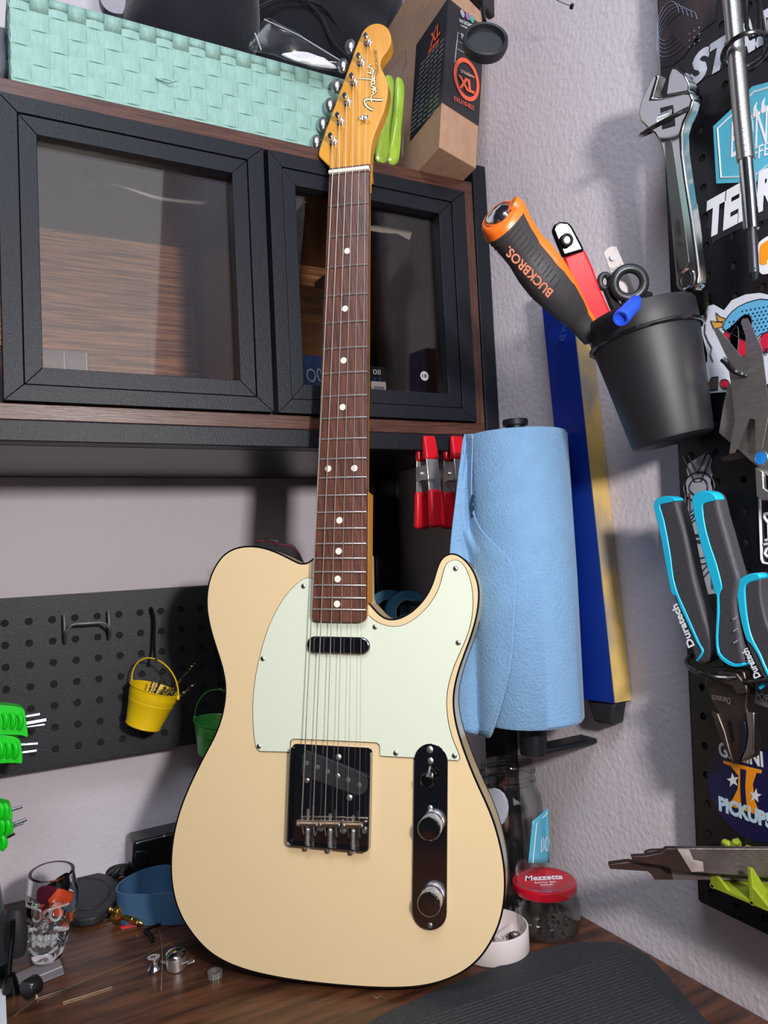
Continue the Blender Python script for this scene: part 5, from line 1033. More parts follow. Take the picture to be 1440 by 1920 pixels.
# ------------------------------------------------------------------ spring clamps on the beam
clm = mat('clamp_steel', (225, 222, 218), .36, .9, var=.2, scale=50)
def clamp(nm_label, px, y, dx=0, roty=0):
    o = YP(px, 850, y); t = thing('spring_clamp', nm_label, 'clamp', V(o.x, y, .09), 'red-tipped spring clamps on the beam')
    X, Z = o.x, 0; s = .00052
    def zz(py): return YP(px, py, y).z
    w = .0088
    # front leaf
    def leaf(y0, z0, y1, z1, nm, m, ww, th=.0016):
        B().hexa([(X-ww, y0, z0), (X+ww, y0, z0), (X+ww, y0+th, z0), (X-ww, y0+th, z0), (X-ww, y1, z1), (X+ww, y1, z1), (X+ww, y1+th, z1), (X-ww, y1+th, z1)] and [V(X-ww, y0, z0), V(X+ww, y0, z0), V(X+ww, y0+th, z0), V(X-ww, y0+th, z0), V(X-ww, y1, z1), V(X+ww, y1, z1), V(X+ww, y1+th, z1), V(X-ww, y1+th, z1)]).obj(nm, m, t, bevel=.0007)
    ya, yb = y-.003, y+.012
    zt, zm, zl, zb = zz(817), zz(862), zz(925), zz(990)
    # pads grip the beam at the top
    B().hexa([V(X-.0092, ya-.004, zm), V(X+.0092, ya-.004, zm), V(X+.0092, ya+.006, zm), V(X-.0092, ya+.006, zm), V(X-.0080, ya+.0005, zt), V(X+.0080, ya+.0005, zt), V(X+.0080, ya+.006, zt), V(X-.0080, ya+.006, zt)]).obj('jaw_pad', red_plastic, t, bevel=.003, seg=3)
    leaf(ya-.005, zl, ya-.002, zm+.002, 'steel_leaf', clm, .0080)
    B().hexa([V(X-.0098, ya-.010, zb), V(X+.0098, ya-.010, zb), V(X+.0098, ya-.001, zb), V(X-.0098, ya-.001, zb), V(X-.0090, ya-.008, zl+.004), V(X+.0090, ya-.008, zl+.004), V(X+.0090, ya, zl+.004), V(X-.0090, ya, zl+.004)]).obj('handle_sleeve', red_plastic, t, bevel=.0038, seg=4)
    B().hexa([V(X-.0086, yb, zm), V(X+.0086, yb, zm), V(X+.0086, yb+.008, zm), V(X-.0086, yb+.008, zm), V(X-.0075, yb, zt-.004), V(X+.0075, yb, zt-.004), V(X+.0075, yb+.007, zt-.004), V(X-.0075, yb+.007, zt-.004)]).obj('jaw_pad', red_plastic, t, bevel=.003, seg=3)
    leaf(yb+.008, zl, yb+.004, zm+.002, 'steel_leaf', clm, .0080)
    B().hexa([V(X-.0100, yb+.009, zb), V(X+.0100, yb+.009, zb), V(X+.0100, yb+.017, zb), V(X-.0100, yb+.017, zb), V(X-.0088, yb+.006, zl+.004), V(X+.0088, yb+.006, zl+.004), V(X+.0088, yb+.013, zl+.004), V(X-.0088, yb+.013, zl+.004)]).obj('handle_sleeve', red_plastic, t, bevel=.0038, seg=4)
    # cheeks, rivet and spring
    for sx in (-.0078, .0066):
        B().add([(X+sx, ya-.004, zl+.014), (X+sx, y+.008, (zl+zm)/2-.003), (X+sx, yb+.008, zl+.014), (X+sx, yb+.006, zm-.006), (X+sx, y+.008, (zl+zm)/2+.012), (X+sx, ya-.001, zm-.006), (X+sx+.0012, ya-.004, zl+.014), (X+sx+.0012, y+.008, (zl+zm)/2-.003), (X+sx+.0012, yb+.008, zl+.014), (X+sx+.0012, yb+.006, zm-.006), (X+sx+.0012, y+.008, (zl+zm)/2+.012), (X+sx+.0012, ya-.001, zm-.006)], [(0, 1, 2, 3, 4, 5), (11, 10, 9, 8, 7, 6)]+[(i, (i+1) % 6, 6+(i+1) % 6, 6+i) for i in range(6)]).obj('cheek', clm, t)
    B().tube([(X-.0095, y+.008, (zl+zm)/2+.004), (X+.0095, y+.008, (zl+zm)/2+.004)], .0022, 10).obj('rivet', clm, t)
    surf_text('WFMA', lambda a, b: YP(a, b, y-.0085), (px-8, 905), (px+10, 905), .0045, dark_steel, t, (0, -1, 0), lift=.001, name='stamping')
    return t
clamp('left red-tipped spring clamp gripping the black beam beside the guitar neck', 805.5, .733)
clamp('right red-tipped spring clamp gripping the beam, half hidden by the blue towel', 857, .731)
# blue tape rolls on a peg behind
def taper(label, px, py, y, R):
    c = YP(px, py, y); t = thing('tape_roll', label, 'tape roll', c-V(0, 0, R), 'blue tape rolls behind the cutaway'); 
    T_ = axis(c, (-.35, -1, .05)); B(T_).lathe([(R, -.011), (R, .011), (R*.60, .011), (R*.60, -.011), (R, -.011)], n=48, cap=False).obj('tape', mat('painter_blue', (58, 136, 172), .6), t)
    B(T_).lathe([(R*.60, -.0112), (R*.60, .0112), (R*.56, .0112), (R*.56, -.0112), (R*.60, -.0112)], n=40, cap=False).obj('core', mat('pale_core', (176, 164, 152), .7), t)
    return T_
T1 = taper('left blue masking tape roll hanging behind the guitar cutaway', 727, 1146, .955, .030)
T2_ = taper('right blue masking tape roll hanging behind the guitar cutaway', 763, 1148, .925, .030)
t = thing('tape_peg', 'black peg carrying the blue tape rolls', 'hook', V(.50, .99, -.09))
B().tube([YP(715, 1128, .995), YP(745, 1130, .94), YP(790, 1132, .89)], .0035, 8).obj('peg_rod', wire_black, t)
# ------------------------------------------------------------------ left pegboard: hooks, buckets, green key sets
t = thing('bridge_hook', 'double steel wire hook on the low pegboard at left', 'hook', BP(160, 1170, 0))
wst_ = mat('hook_steel', (190, 190, 196), .4, .9)
for px, py in ((119.5, 1154), (203, 1147)):
    B().tube([BP(px, py, -.004), BP(px, py, .008), BP(px+1, py+12, .011), BP(px+2, py+40, .012)], .0016, 8).obj('prong', wst_, t)
B().tube(cr([BP(123, 1205, .010), BP(124, 1188, .022), BP(130, 1177, .026), BP(139, 1170, .028), BP(165, 1168, .030), BP(192, 1167, .028), BP(200, 1172, .026), BP(207, 1182, .022), BP(205, 1197, .010)], 4, False), .0017, 8).obj('handle_wire', wst_, t)
def bucket(label, hookpx, rim, base_, yd, rpx, bpx, m, lean=0):
    r_ = ray(*rim); c1 = r_*(yd/r_.y); r_ = ray(*base_); c0 = r_*((yd+.006)/r_.y)
    axd = (c1-c0).normalized(); H = (c1-c0).length; sc = c1.length/F*.98
    R1_, R0_ = rpx*sc, bpx*sc; T_ = axis(c0, axd)
    t = thing('tin_bucket', label, 'bucket', c0, 'small tin buckets hung on the low pegboard')
    B(T_).lathe([(.0001, .001), (R0_-.001, .001), (R0_, 0), (R0_+.0007, .0012), (R0_+.0002, .0028), (R0_+(R1_-R0_)*.62, H*.62), (R0_+(R1_-R0_)*.64+.0006, H*.66), (R0_+(R1_-R0_)*.68, H*.69), (R0_+(R1_-R0_)*.70+.0006, H*.725), (R0_+(R1_-R0_)*.76, H*.76), (R0_+(R1_-R0_)*.78+.0006, H*.795), (R0_+(R1_-R0_)*.84, H*.83), (R1_-.0004, H*.985), (R1_+.0008, H), (R1_-.0004, H+.0006), (R1_-.0014, H*.98), (R0_-.0008, .003), (.0001, .002)], n=48).obj('pail', m, t)
    # ears and bail
    side = (CM @ V(1, 0, .15)); side = (side-axd*side.dot(axd)).normalized(); hp = Vector(hookpx)
    for s in (-1, 1): e = T_ @ V(0, 0, H*.97)+side*R1_*s*1.03; B().ball(tuple(e), (.0022, .0022, .0030), 10).obj('ear', m, t)
    a, b_ = T_ @ V(0, 0, H*.97)-side*R1_*1.05, T_ @ V(0, 0, H*.97)+side*R1_*1.05; mid = (a+b_)/2; P = []
    for k in range(17):
        an = math.pi*k/16; P.append(mid-(b_-mid)*math.cos(an)+(hp-mid)*math.sin(an)**.85)
    B().tube(P, .0009, 6).obj('bail_wire', m, t)
    return T_, H, R1_, t
yel = mat('yellow_paint', (236, 196, 18), .3, coat=.4)
T_, H, R1_, _ = bucket('yellow tin bucket of drill bits hanging on the low pegboard', YP(292, 1236, .955), (291, 1291), (268, 1361), .955, 45, 31, yel)
bit = mat('drill_steel', (140, 124, 104), .3, .95)
tips = [((285, 1310), (288, 1272)), ((293, 1310), (304, 1272)), ((300, 1312), (312, 1286)), ((304, 1312), (320, 1288)), ((310, 1312), (326, 1296)), ((313, 1312), (332, 1292)), ((318, 1308), (348, 1262)), ((322, 1306), (366, 1242)), ((322, 1306), (367, 1281)), ((315, 1312), (336, 1300))]
for i, (p, q) in enumerate(tips):
    yd = .955; a = YP(*p, yd-.0); b_ = YP(*q, yd-.012+.004*(i % 4)); a = T_ @ V((i % 5-2)*.004, (i//5-.5)*.008, .006) 
    t = thing('drill_bit', {7: 'long drill bit sticking out highest right of the yellow bucket', 8: 'drill bit sticking out right of the yellow bucket below the longest one', 0: 'leftmost short drill bit in the yellow bucket'}.get(i, 'short twist drill bit in the cluster inside the yellow bucket'), 'drill bit', a, 'drill bits in the yellow bucket')
    N_ = 40; d_ = (b_-a); u = d_.cross(V(0, 1, 0)).normalized(); w_ = d_.cross(u).normalized(); r0_ = .0015+.0003*(i % 3); rings = []
    for k in range(N_):
        c_ = a+d_*k/(N_-1); ph_ = k*.9; rings.append([c_+(u*math.cos(ph_+j*math.pi/3)*(1 if j % 3 else .45)+w_*math.sin(ph_+j*math.pi/3)*(1 if j % 3 else .45))*r0_*(1 if k < N_-2 else .35) for j in range(6)])
    B().loops(rings).obj('flute', bit, t, smooth=False)
t = thing('bucket_hook', 'black wire hook carrying the yellow bucket', 'hook', BP(286, 1140, 0))
B().tube(cr([BP(284, 1140, -.004), BP(284, 1141, .010), BP(289, 1160, .014), BP(289, 1200, .018), BP(289, 1220, .022), YP(290, 1233, .963), YP(292, 1240, .955), YP(293, 1236, .947)], 4, False), .0017, 8).obj('hook_wire', wire_black, t)
grn = mat('green_paint', (64, 150, 60), .35, coat=.3)
T_, H, R1_, _ = bucket('green tin bucket hanging on the low pegboard half behind the guitar', YP(412, 1293, .955), (408, 1352), (402, 1412), .955, 42, 30, grn)
t = thing('bucket_hook', 'black wire hook carrying the green bucket beside the guitar body', 'hook', BP(408, 1230, 0))
B().tube(cr([BP(404, 1205, -.004), BP(404, 1206, .010), BP(408, 1230, .014), BP(410, 1270, .020), YP(411, 1288, .963), YP(412, 1296, .955), YP(413, 1292, .947)], 4, False), .0017, 8).obj('hook_wire', wire_black, t)
# green folding key sets
gp = mat('bright_green', (16, 208, 30), .35, coat=.2); hexm = mat('hex_chrome', (150, 150, 156), .3, 1)
def keyset(label, pts, yd, keys, ribs):
    P = cr([YP(a, b, yd) for a, b in pts], 3); t = thing('hex_key_set', label, 'key set', P[0], 'bright green hex key sets at the left edge')
    B().loops([P, [p+V(0, .022, 0) for p in P]]).obj('grip', gp, t, bevel=.004, seg=3)
    for (a, b) in ribs: B().tube(cr([YP(a-1, b-13, yd-.001), YP(a+2.5, b-6, yd-.003), YP(a+3, b+6, yd-.003), YP(a, b+14, yd-.001)], 3, False), .0026, 8).obj('grip_rib', gp, t)
    for (p, q, r) in keys: B().tube([YP(*p, yd+.008), YP(*q, yd+.006)], r, 6).obj('hex_key', hexm, t)
    return t
keyset('upper bright green hex key set at the left frame edge', [(-60, 1330), (-20, 1322), (10, 1323), (36, 1326), (46, 1332), (48, 1345), (51, 1365), (52, 1382), (40, 1379), (10, 1378), (-60, 1376)], .90, [((46, 1345), (75, 1340), .0022), ((48, 1358), (87, 1351), .0030), ((50, 1363), (84, 1359), .0022)], [(8, 1350), (22, 1350), (36, 1352), (-8, 1349)])
keyset('second bright green hex key set just under the upper one', [(-60, 1384), (-10, 1378), (20, 1380), (36, 1387), (40, 1400), (42, 1430), (30, 1431), (0, 1432), (-30, 1440), (-60, 1436)], .902, [((38, 1397), (71, 1395), .0020), ((40, 1412), (69, 1408), .0020)], [(0, 1405), (14, 1405), (27, 1406)])
keyset('third bright green hex key set lower on the left edge', [(-60, 1506), (-10, 1506), (10, 1508), (20, 1513), (23, 1525), (23, 1534), (10, 1536), (-60, 1534)], .905, [((20, 1519), (42, 1512), .0016)], [(0, 1521), (10, 1521)])
keyset('fourth bright green hex key set under the third', [(-60, 1536), (-10, 1535), (15, 1537), (24, 1545), (25, 1558), (16, 1565), (-60, 1566)], .907, [((22, 1547), (50, 1536), .0018), ((20, 1552), (44, 1543), .0012)], [(2, 1550), (13, 1550)])
keyset('lowest bright green hex key set at the left frame edge', [(-60, 1567), (-10, 1566), (8, 1567), (15, 1576), (14, 1588), (5, 1591), (-60, 1590)], .909, [((10, 1572), (28, 1563), .0014)], [(4, 1579)])
B().tube([V(-.05, .93, -.30), V(-.05, .93, ZD+.001)], .004, 10).obj('tmp', wire_black) if 0 else None
t = thing('key_rack', 'black bracket holding the green hex key sets at the left edge', 'rack', V(-.03, .985, -.19))
B().box((-.045, .934, -.30), (-.033, .999, -.10)).obj('bracket', black_metal, t, bevel=.002)
# ------------------------------------------------------------------ bench clutter, left side
def SP(px, py, z=0): return ZP(px, py, ZD+z)
# leather-like case and black pouch against the wall
pl = mat('shiny_black_bag', (16, 16, 18), .3, bump=1.0, bscale=25, spec=.6)
t = thing('black_pouch', 'crumpled shiny black pouch against the wall left of the guitar body', 'pouch', V(.25, .985, ZD))
def prismY(pts, y, dy, nm, m, t, bev=.004, sm=2):
    P = [YP(a, b, y) for a, b in pts]; P = cr(P, sm) if sm else P; P = [V(p.x, p.y, max(p.z, ZD+.0006)) for p in P]
    return B().loops([P, [p+V(0, dy, 0) for p in P]]).obj(nm, m, t, bevel=bev, seg=3)
prismY([(250, 1580), (255, 1578), (330, 1560), (420, 1540), (420, 1690), (300, 1680), (252, 1650), (248, 1615)], .992, .04, 'pouch_body', pl, t, .006, 0)
prismY([(254, 1596), (272, 1594), (279, 1600), (278, 1622), (258, 1628), (253, 1612)], .988, .006, 'side_flap', pl, t, .002, 1)
B().ball(tuple(YP(309, 1568, .990)), .0022, 8).obj('stud', steel, t)
cb = mat('cable_black', (20, 20, 22), .4)
t = thing('black_cable', 'coiled black cable lying on the bench between coaster and pouch', 'cable', SP(230, 1640))
for k in range(3): B().tube(cr([SP(198+6*k, 1640+4*k, .004), SP(214+6*k, 1629+3*k, .012+.004*k), SP(238, 1626+3*k, .014), SP(258, 1636, .006)], 4, False), .0042, 10).obj('cable_loop', cb, t)
# dark coaster
cst = mat('coaster_black', (44, 44, 48), .62, var=.25, scale=120, bump=.4, bscale=200)
cpx = [(133, 1640), (150, 1632), (170, 1633), (205, 1640), (225, 1655), (222, 1680), (207, 1700), (182, 1717), (160, 1722), (142, 1722), (120, 1712), (112, 1690), (118, 1660)]
t = thing('coaster', 'dark rounded rubber coaster on the bench behind the glass skull', 'coaster', SP(165, 1690))
P = cr([SP(a, b, .010) for a, b in cpx], 4); B().loops([[V(p.x, p.y, ZD+.0004) for p in P], [V(p.x, p.y, ZD+.010) for p in P]]).obj('pad', cst, t, bevel=.0025, seg=3)
cpt = sum(P, V(0, 0, 0))/len(P); B().tube([V(cpt.x+(p.x-cpt.x)*.66, cpt.y+(p.y-cpt.y)*.66, ZD+.0101) for p in P], .0010, 6, closed=True).obj('raised_ring', cst, t)
# blue tray
bt_m = mat('slate_blue_plastic', (62, 96, 128), .45)
zt_ = .034
rimpx = [(217, 1668), (222, 1656), (240, 1643), (268, 1630), (300, 1622), (320, 1622), (345, 1632), (380, 1655), (360, 1672), (330, 1676), (300, 1677), (260, 1677), (235, 1677), (222, 1674)]
O_ = cr([SP(a, b, zt_) for a, b in rimpx], 4); c_ = sum(O_, V(0, 0, 0))/len(O_)
def sc_(P, s, z): return [V(c_.x+(p.x-c_.x)*s, c_.y+(p.y-c_.y)*s, z) for p in P]
t = thing('blue_tray', 'slate blue rounded plastic tray on the bench partly behind the guitar', 'tray', V(c_.x, c_.y, ZD))
k_ = .955
B().loops([sc_(O_, .93, ZD+.001), sc_(O_, .97, ZD+.0006), sc_(O_, 1, ZD+zt_-.001), sc_(O_, .998, ZD+zt_), sc_(O_, k_, ZD+zt_), sc_(O_, k_-.01, ZD+.004), sc_(O_, .2, ZD+.004)]).obj('tray_shell', bt_m, t)
B().ball(tuple(SP(252, 1642, zt_-.006)), .0025, 10).obj('rivet', bt_m, t)
t = thing('black_card', 'folded dark grey card lying in the slate blue tray', 'card', V(c_.x, c_.y, ZD+.005))
q = [SP(262, 1678, .012), SP(294, 1655, .026), SP(322, 1668, .018), SP(318, 1682, .008)]
q = [V(c_.x-.03, c_.y-.012, ZD+.006), V(c_.x-.004, c_.y-.001, ZD+.020), V(c_.x+.03, c_.y-.002, ZD+.012), V(c_.x+.01, c_.y-.016, ZD+.006)]
B().loops([q, [p+V(0, 0, .001) for p in q]]).obj('card_sheet', mat('card_grey', (36, 38, 42), .6), t, smooth=False)
# spring with clear wedge in front of tray
t = thing('coil_spring', 'small dark coil spring lying before the slate blue tray', 'spring', SP(290, 1713))
a, b_ = SP(275, 1717, .006), SP(312, 1709, .006); ax_ = (b_-a).normalized(); T_ = axis(a, ax_); L_ = (b_-a).length
B(T_).tube([(.0045*math.cos(k*.7), .0045*math.sin(k*.7), L_*k/80) for k in range(81)], .0007, 5).obj('coil', mat('spring_dark', (70, 72, 78), .25, .9), t)
t = thing('plastic_wedge', 'small clear plastic strip lying in front of the slate blue tray', 'plastic strip', SP(290, 1728))
q = [SP(268, 1724), SP(335, 1716), SP(340, 1724), SP(300, 1730), SP(270, 1731)]
B().loops([[p+V(0, 0, .0004) for p in q], [p+V(0, 0, .003) for p in q]]).obj('strip_body', mat('smoky_plastic', (138, 140, 148), .25, alpha=.7), t, bevel=.0006)
t = thing('black_chain', 'short black beaded cord on the bench under the tray', 'cord', SP(280, 1760))
for k in range(9):
    s = k/8; B().ball(tuple(SP(272+14*s*(1-s)*4*.3+14*s, 1745+18*s, .003)), .0023, 8).obj('bead', black_gloss, t)
B().tube(cr([SP(300, 1733, .002), SP(286, 1738, .003), SP(275, 1744, .003), SP(273, 1750, .003)], 4, False), .0016, 6).obj('cord_end', black_gloss, t)
# brass jack plug
brs = mat('brass', (206, 176, 100), .24, 1)
p0_, p1_ = SP(206, 1705, .012), SP(268, 1733, .005); d_ = (p1_-p0_).normalized(); L_ = (p1_-p0_).length; T_ = axis(p0_, d_)
t = thing('jack_plug', 'brass knurled jack plug lying on the bench before the blue tray', 'jack plug', SP(236, 1735))
B(T_).lathe([(.0001, 0), (.0028, .0005), (.0034, .0022), (.0024, .0035), (.0024, .005), (.0030, .0058), (.0022, .0075), (.0022, .012), (.0001, .012)], n=24).obj('rear_tip', brs, t)
n_ = 60; B(T_).loops([[((.0098 if k % 2 else .0094)*math.cos(2*math.pi*k/n_), (.0098 if k % 2 else .0094)*math.sin(2*math.pi*k/n_), z) for k in range(n_)] for z in (.0122, .0175)]).obj('knurled_collar', brs, t, angle=20)
B(T_).lathe([(.0001, .0176), (.0085, .0176), (.0088, .019), (.0060, .0205), (.0040, .0215), (.0038, L_*.72), (.0034, L_*.73), (.0036, L_*.76), (.0032, L_*.86), (.0020, L_*.88), (.0028, L_*.93), (.0010, L_), (.0001, L_)], n=28).obj('plug_shaft', brs, t)
t = thing('red_pick_edge', 'thin translucent red strip under the brass jack plug', 'strip', SP(240, 1742))
q = [SP(224, 1740), SP(252, 1733), SP(256, 1737), SP(228, 1743)]
B().loops([[p+V(0, 0, .0003) for p in q], [p+V(0, 0, .0013) for p in q]]).obj('strip_body', mat('red_glow_plastic', (232, 44, 52), .2, coat=.5), t)
# clipped strings
sw = mat('string_clipping', (196, 176, 150), .3, .9)
def clip(label, pts, r=.0005, nm='string_clipping', z=.0008):
    t = B().tube(cr([SP(a, b, z) for a, b in pts], 4, False), r, 5).obj(nm, sw); return tag(t, label, 'string')
clip('long thin string clipping crossing the bench below the glass skull', [(70, 1872), (120, 1855), (190, 1826), (260, 1797), (310, 1772), (358, 1750)], .00042)
clip('bent short string clipping at the lower left with a ball end', [(25, 1907), (45, 1890), (66, 1874), (70, 1871)], .0008)
clip('short straight string clipping below the long one', [(118, 1879), (160, 1866), (210, 1850)], .0006)
clip('upright curved string clipping crossing the chrome string guide', [(299, 1745), (303, 1770), (305, 1800), (303, 1840), (302, 1857)], .0006)
clip('short string clipping left of the brass jack plug', [(188, 1738), (200, 1733), (216, 1728)], .0006)
clip('faint string clipping behind the brass jack plug', [(170, 1728), (195, 1725), (212, 1722)], .0004)
t = thing('ball_end', 'tiny brass ball end on the bench at lower left', 'ball end', SP(69, 1872)); B().lathe([(.0018, 0), (.0022, .001), (.0022, .0028), (.0016, .0035)], Matrix.Translation(SP(69, 1872)), 14).obj('ring', sw, t)
# chrome knob, cone nut, ring
t = thing('knurled_knob', 'chrome knurled volume knob on its side on the bench left of the guitar', 'knob', SP(328, 1812))
T_ = axis(SP(331, 1815, .001), (-.05, -.1, 1)); n_ = 56
B(T_).loops([[((.0094 if (k+j) % 2 else .0090)*math.cos(2*math.pi*k/n_), (.0094 if (k+j) % 2 else .0090)*math.sin(2*math.pi*k/n_), .001+.0016*j) for k in range(n_)] for j in range(8)]).obj('knurl', knurl, t, angle=15)
B(T_).lathe([(.0090, .0122), (.0096, .0135), (.0092, .0155), (.0070, .0175), (.0035, .0182), (.0001, .0184)], n=40).obj('dome', chrome, t)
B().tube([SP(341, 1807, .008), SP(362, 1799, .008)], .0018, 8).obj('set_screw', chrome, t); B().tube([SP(318, 1806, .007), SP(303, 1803, .006)], .0014, 8).obj('screw_thread', nickel, t)
B().tube([SP(350, 1806, .005), SP(364, 1801, .006)], .0018, 8).obj('pin', nickel, t)
t = thing('cone_nut', 'small chrome cone-shaped ferrule on the bench beside the knurled knob', 'ferrule', SP(289, 1818))
B().lathe([(.0060, 0), (.0064, .0012), (.0056, .0024), (.0034, .0068), (.0036, .0092), (.0058, .0112), (.0060, .0124), (.0030, .0124), (.0028, .010)], Matrix.Translation(SP(289, 1819)), 30).obj('cone', chrome, t)
t = thing('metal_ring', 'small knurled metal ring on the bench near the guitar bottom edge', 'ring', SP(403, 1832))
n_ = 44; T_ = Matrix.Translation(SP(403, 1832))
B(T_).loops([[((.0070 if k % 2 else .0067)*math.cos(2*math.pi*k/n_), (.0070 if k % 2 else .0067)*math.sin(2*math.pi*k/n_), z) for k in range(n_)] for z in (.0003, .0058)]+[[(.0056*math.cos(2*math.pi*k/n_), .0056*math.sin(2*math.pi*k/n_), z) for k in range(n_)] for z in (.0060, .0010)], cap=False).obj('knurled_wall', mat('dull_nickel', (170, 166, 160), .45, .8), t, angle=20)
# glass skull
t = thing('glass_skull', 'clear glass skull-shaped cup holding guitar picks on the bench at left', 'glass', SP(88, 1795))
sk0 = SP(92, 1797); face = (CM @ V(.20, 0, 1)); face.z = 0; face.normalize(); sidev = face.cross(V(0, 0, 1))*-1
rgt = CM @ V(1, 0, 0); rgt.z = 0; rgt.normalize(); sc0 = sk0.dot(CM @ V(0, 0, -1))/F; HS = 152*sc0
zs = [0, .02, .06, .12, .18, .24, .30, .36, .42, .48, .54, .60, .66, .72, .78, .84, .90, .96, 1.0]
hw = [.26, .29, .31, .33, .36, .38, .39, .40, .42, .45, .465, .475, .475, .47, .455, .44, .43, .42, .41]
fd = [.24, .27, .29, .31, .32, .32, .30, .34, .38, .41, .43, .44, .44, .43, .42, .41, .40, .39, .38]
shf = [-.06, -.06, -.06, -.05, -.04, -.03, -.01, .0, .02, .03, .04, .045, .05, .05, .05, .05, .05, .05, .05]
SW = 104*sc0
def skr(zn, a, inner=0):
    j = 0
    while j < len(zs)-2 and zs[j+1] < zn: j += 1
    q = (zn-zs[j])/(zs[j+1]-zs[j]); L = lambda A: A[j]+(A[j+1]-A[j])*q
    w, f_, s_ = L(hw)*SW, L(fd)*SW*(1+.35*max(0, min(1, (zn-.35)/.3))), L(shf)*SW
    # angle a measured from the face direction
    def g_(a0, z0, sa, sz, h): d = math.atan2(math.sin(a-a0), math.cos(a-a0)); return h*math.exp(-(d/sa)**2-((zn-z0)/sz)**2)
    k = 0 if inner else 1
    d = k*(g_(.48, .62, .26, .075, -.0085)+g_(-.48, .62, .26, .075, -.0085)+g_(0, .50, .14, .07, -.0050)+g_(0, .66, .12, .06, .0035)+g_(.5, .74, .35, .035, .0025)+g_(-.5, .74, .35, .035, .0025)+g_(.75, .47, .2, .05, .004)+g_(-.75, .47, .2, .05, .004)+g_(1.1, .34, .35, .07, -.005)+g_(-1.1, .34, .35, .07, -.005)+g_(0, .09, .5, .05, .004))
    if k and .16 < zn < .42 and abs(a) < .95: d += .0012*math.cos(a*15)*math.exp(-((zn-.29)/.09)**2)-.0022*math.exp(-((zn-.285)/.015)**2)
    r = 1-(inner*.0034)/max(w, 1e-6)
    return ((f_*r+d*2.1)*math.cos(a)-SW*.16*max(0, min(1, (zn-.35)/.3)), (w*r+d*2.1)*math.sin(a), s_)
SKM = mat('skull_glass', (250, 252, 252), .015, trans=1); SKM.node_tree.nodes['Principled BSDF'].inputs['IOR'].default_value = 1.4
rings = []; na = 96
for i in range(72):
    zn = i/71; R_ = []
    for k in range(na):
        a = 2*math.pi*k/na; a = math.atan2(math.sin(a), math.cos(a)); x_, y_, s_ = skr(zn, a); tilt = (zn**3)*.10*(y_/SW)*HS*0
        R_.append(sk0+face*x_+rgt*(y_+s_)+V(0, 0, .0006+zn*HS))
    rings.append(R_)
for i in range(30):
    zn = 1.0-.64*i/29; R_ = []
    for k in range(na):
        a = 2*math.pi*k/na; a = math.atan2(math.sin(a), math.cos(a)); x_, y_, s_ = skr(max(zn, .36), a, 1); R_.append(sk0+face*x_+rgt*(y_+s_)+V(0, 0, .0006+zn*HS))
    rings.append(R_)
rings.append([sk0+(p-sk0)*1 if 0 else V(sk0.x+(p.x-sk0.x)*.5, sk0.y+(p.y-sk0.y)*.5, sk0.z+HS*.34) for p in rings[-1]])
B().loops(rings).obj('skull_shell', SKM, t)
rdg = mat('glass_ridge', (226, 230, 230), .08, alpha=.3, spec=1)
def SS(zn, a, o=.0004): x_, y_, s_ = skr(zn, a); p = sk0+face*x_+rgt*(y_+s_)+V(0, 0, .0006+zn*HS); return p+(face*math.cos(a)+rgt*math.sin(a))*o
for sg in (-1, 1):
    B().tube([SS(.61+.075*math.sin(k), sg*.47+.27*math.cos(k)) for k in [2*math.pi*j/24 for j in range(24)]], .0013, 8, closed=True).obj('eye_ridge', rdg, t)
    B().tube([SS(.70+.02*math.sin(q*3), sg*(.12+q*.75)) for q in [j/8 for j in range(9)]], .0014, 8).obj('brow_ridge', rdg, t)
    B().tube([SS(.47-.03*q, sg*(.35+q*.65)) for q in [j/6 for j in range(7)]], [.0012, .0018, .0022, .0022, .002, .0016, .001], 8).obj('cheekbone', rdg, t)
    B().tube([SS(.20-.06*q, sg*(.75-q*.55)) for q in [j/6 for j in range(7)]], .0015, 8).obj('jaw_line', rdg, t)
B().tube([SS(.53, 0), SS(.46, .13), (SS(.445, 0)), SS(.46, -.13)], .0011, 8, closed=True).obj('nose_ridge', rdg, t)
for k in range(8):
    for z0_, z1_ in ((.375, .315), (.295, .240)):
        a = -.56+.16*k; B().tube([SS(z0_, a, -.0006), SS(z0_-.01, a, .0006), SS((z0_+z1_)/2, a, .0012), SS(z1_, a, .0002)], [.0012, .0021, .0022, .0014], 8).obj('tooth', rdg, t)
pick = lambda col, nm, c, n1, up, s, lb: None
def addpick(c, nrm, upd, s, m, lb):
    nrm = Vector(nrm).normalized(); T_ = fr(c, Vector(upd).cross(nrm), upd)
    P = cr([V(0, -.015, 0), V(.006, -.006, 0), V(.0125, .006, 0), (V(.011, .0115, 0)), V(0, .0135, 0), V(-.011, .0115, 0), V(-.0125, .006, 0), V(-.006, -.006, 0)], 3)
    t = B(T_).prism([(p.x*s, p.y*s) for p in P], 0, .0009).obj('guitar_pick', m); return tag(t, lb, 'pick', 'guitar picks in the glass skull')
om = mat('orange_pick', (250, 84, 24), .25, coat=.5); bm_ = mat('maroon_pick', (104, 22, 48), .25); bk_ = mat('black_pick', (12, 10, 12), .2)
cS = sk0+rgt*.004
addpick(cS+rgt*.005+V(0, 0, HS*.66)-face*.004, face+V(0, 0, .3), (V(0, 0, 1)+rgt*.3), .98, om, 'orange pick uppermost in the glass skull')
addpick(cS+rgt*.007+V(0, 0, HS*.55)-face*.002, face, (V(0, 0, -1)+rgt*.3), .9, om, 'orange pick pointing down inside the glass skull')
addpick(cS+rgt*.000+V(0, 0, HS*.60)-face*.010, face-V(0, 0, .2), (V(0, 0, 1)-rgt*.7), .98, om, 'orange pick behind the other two orange picks')
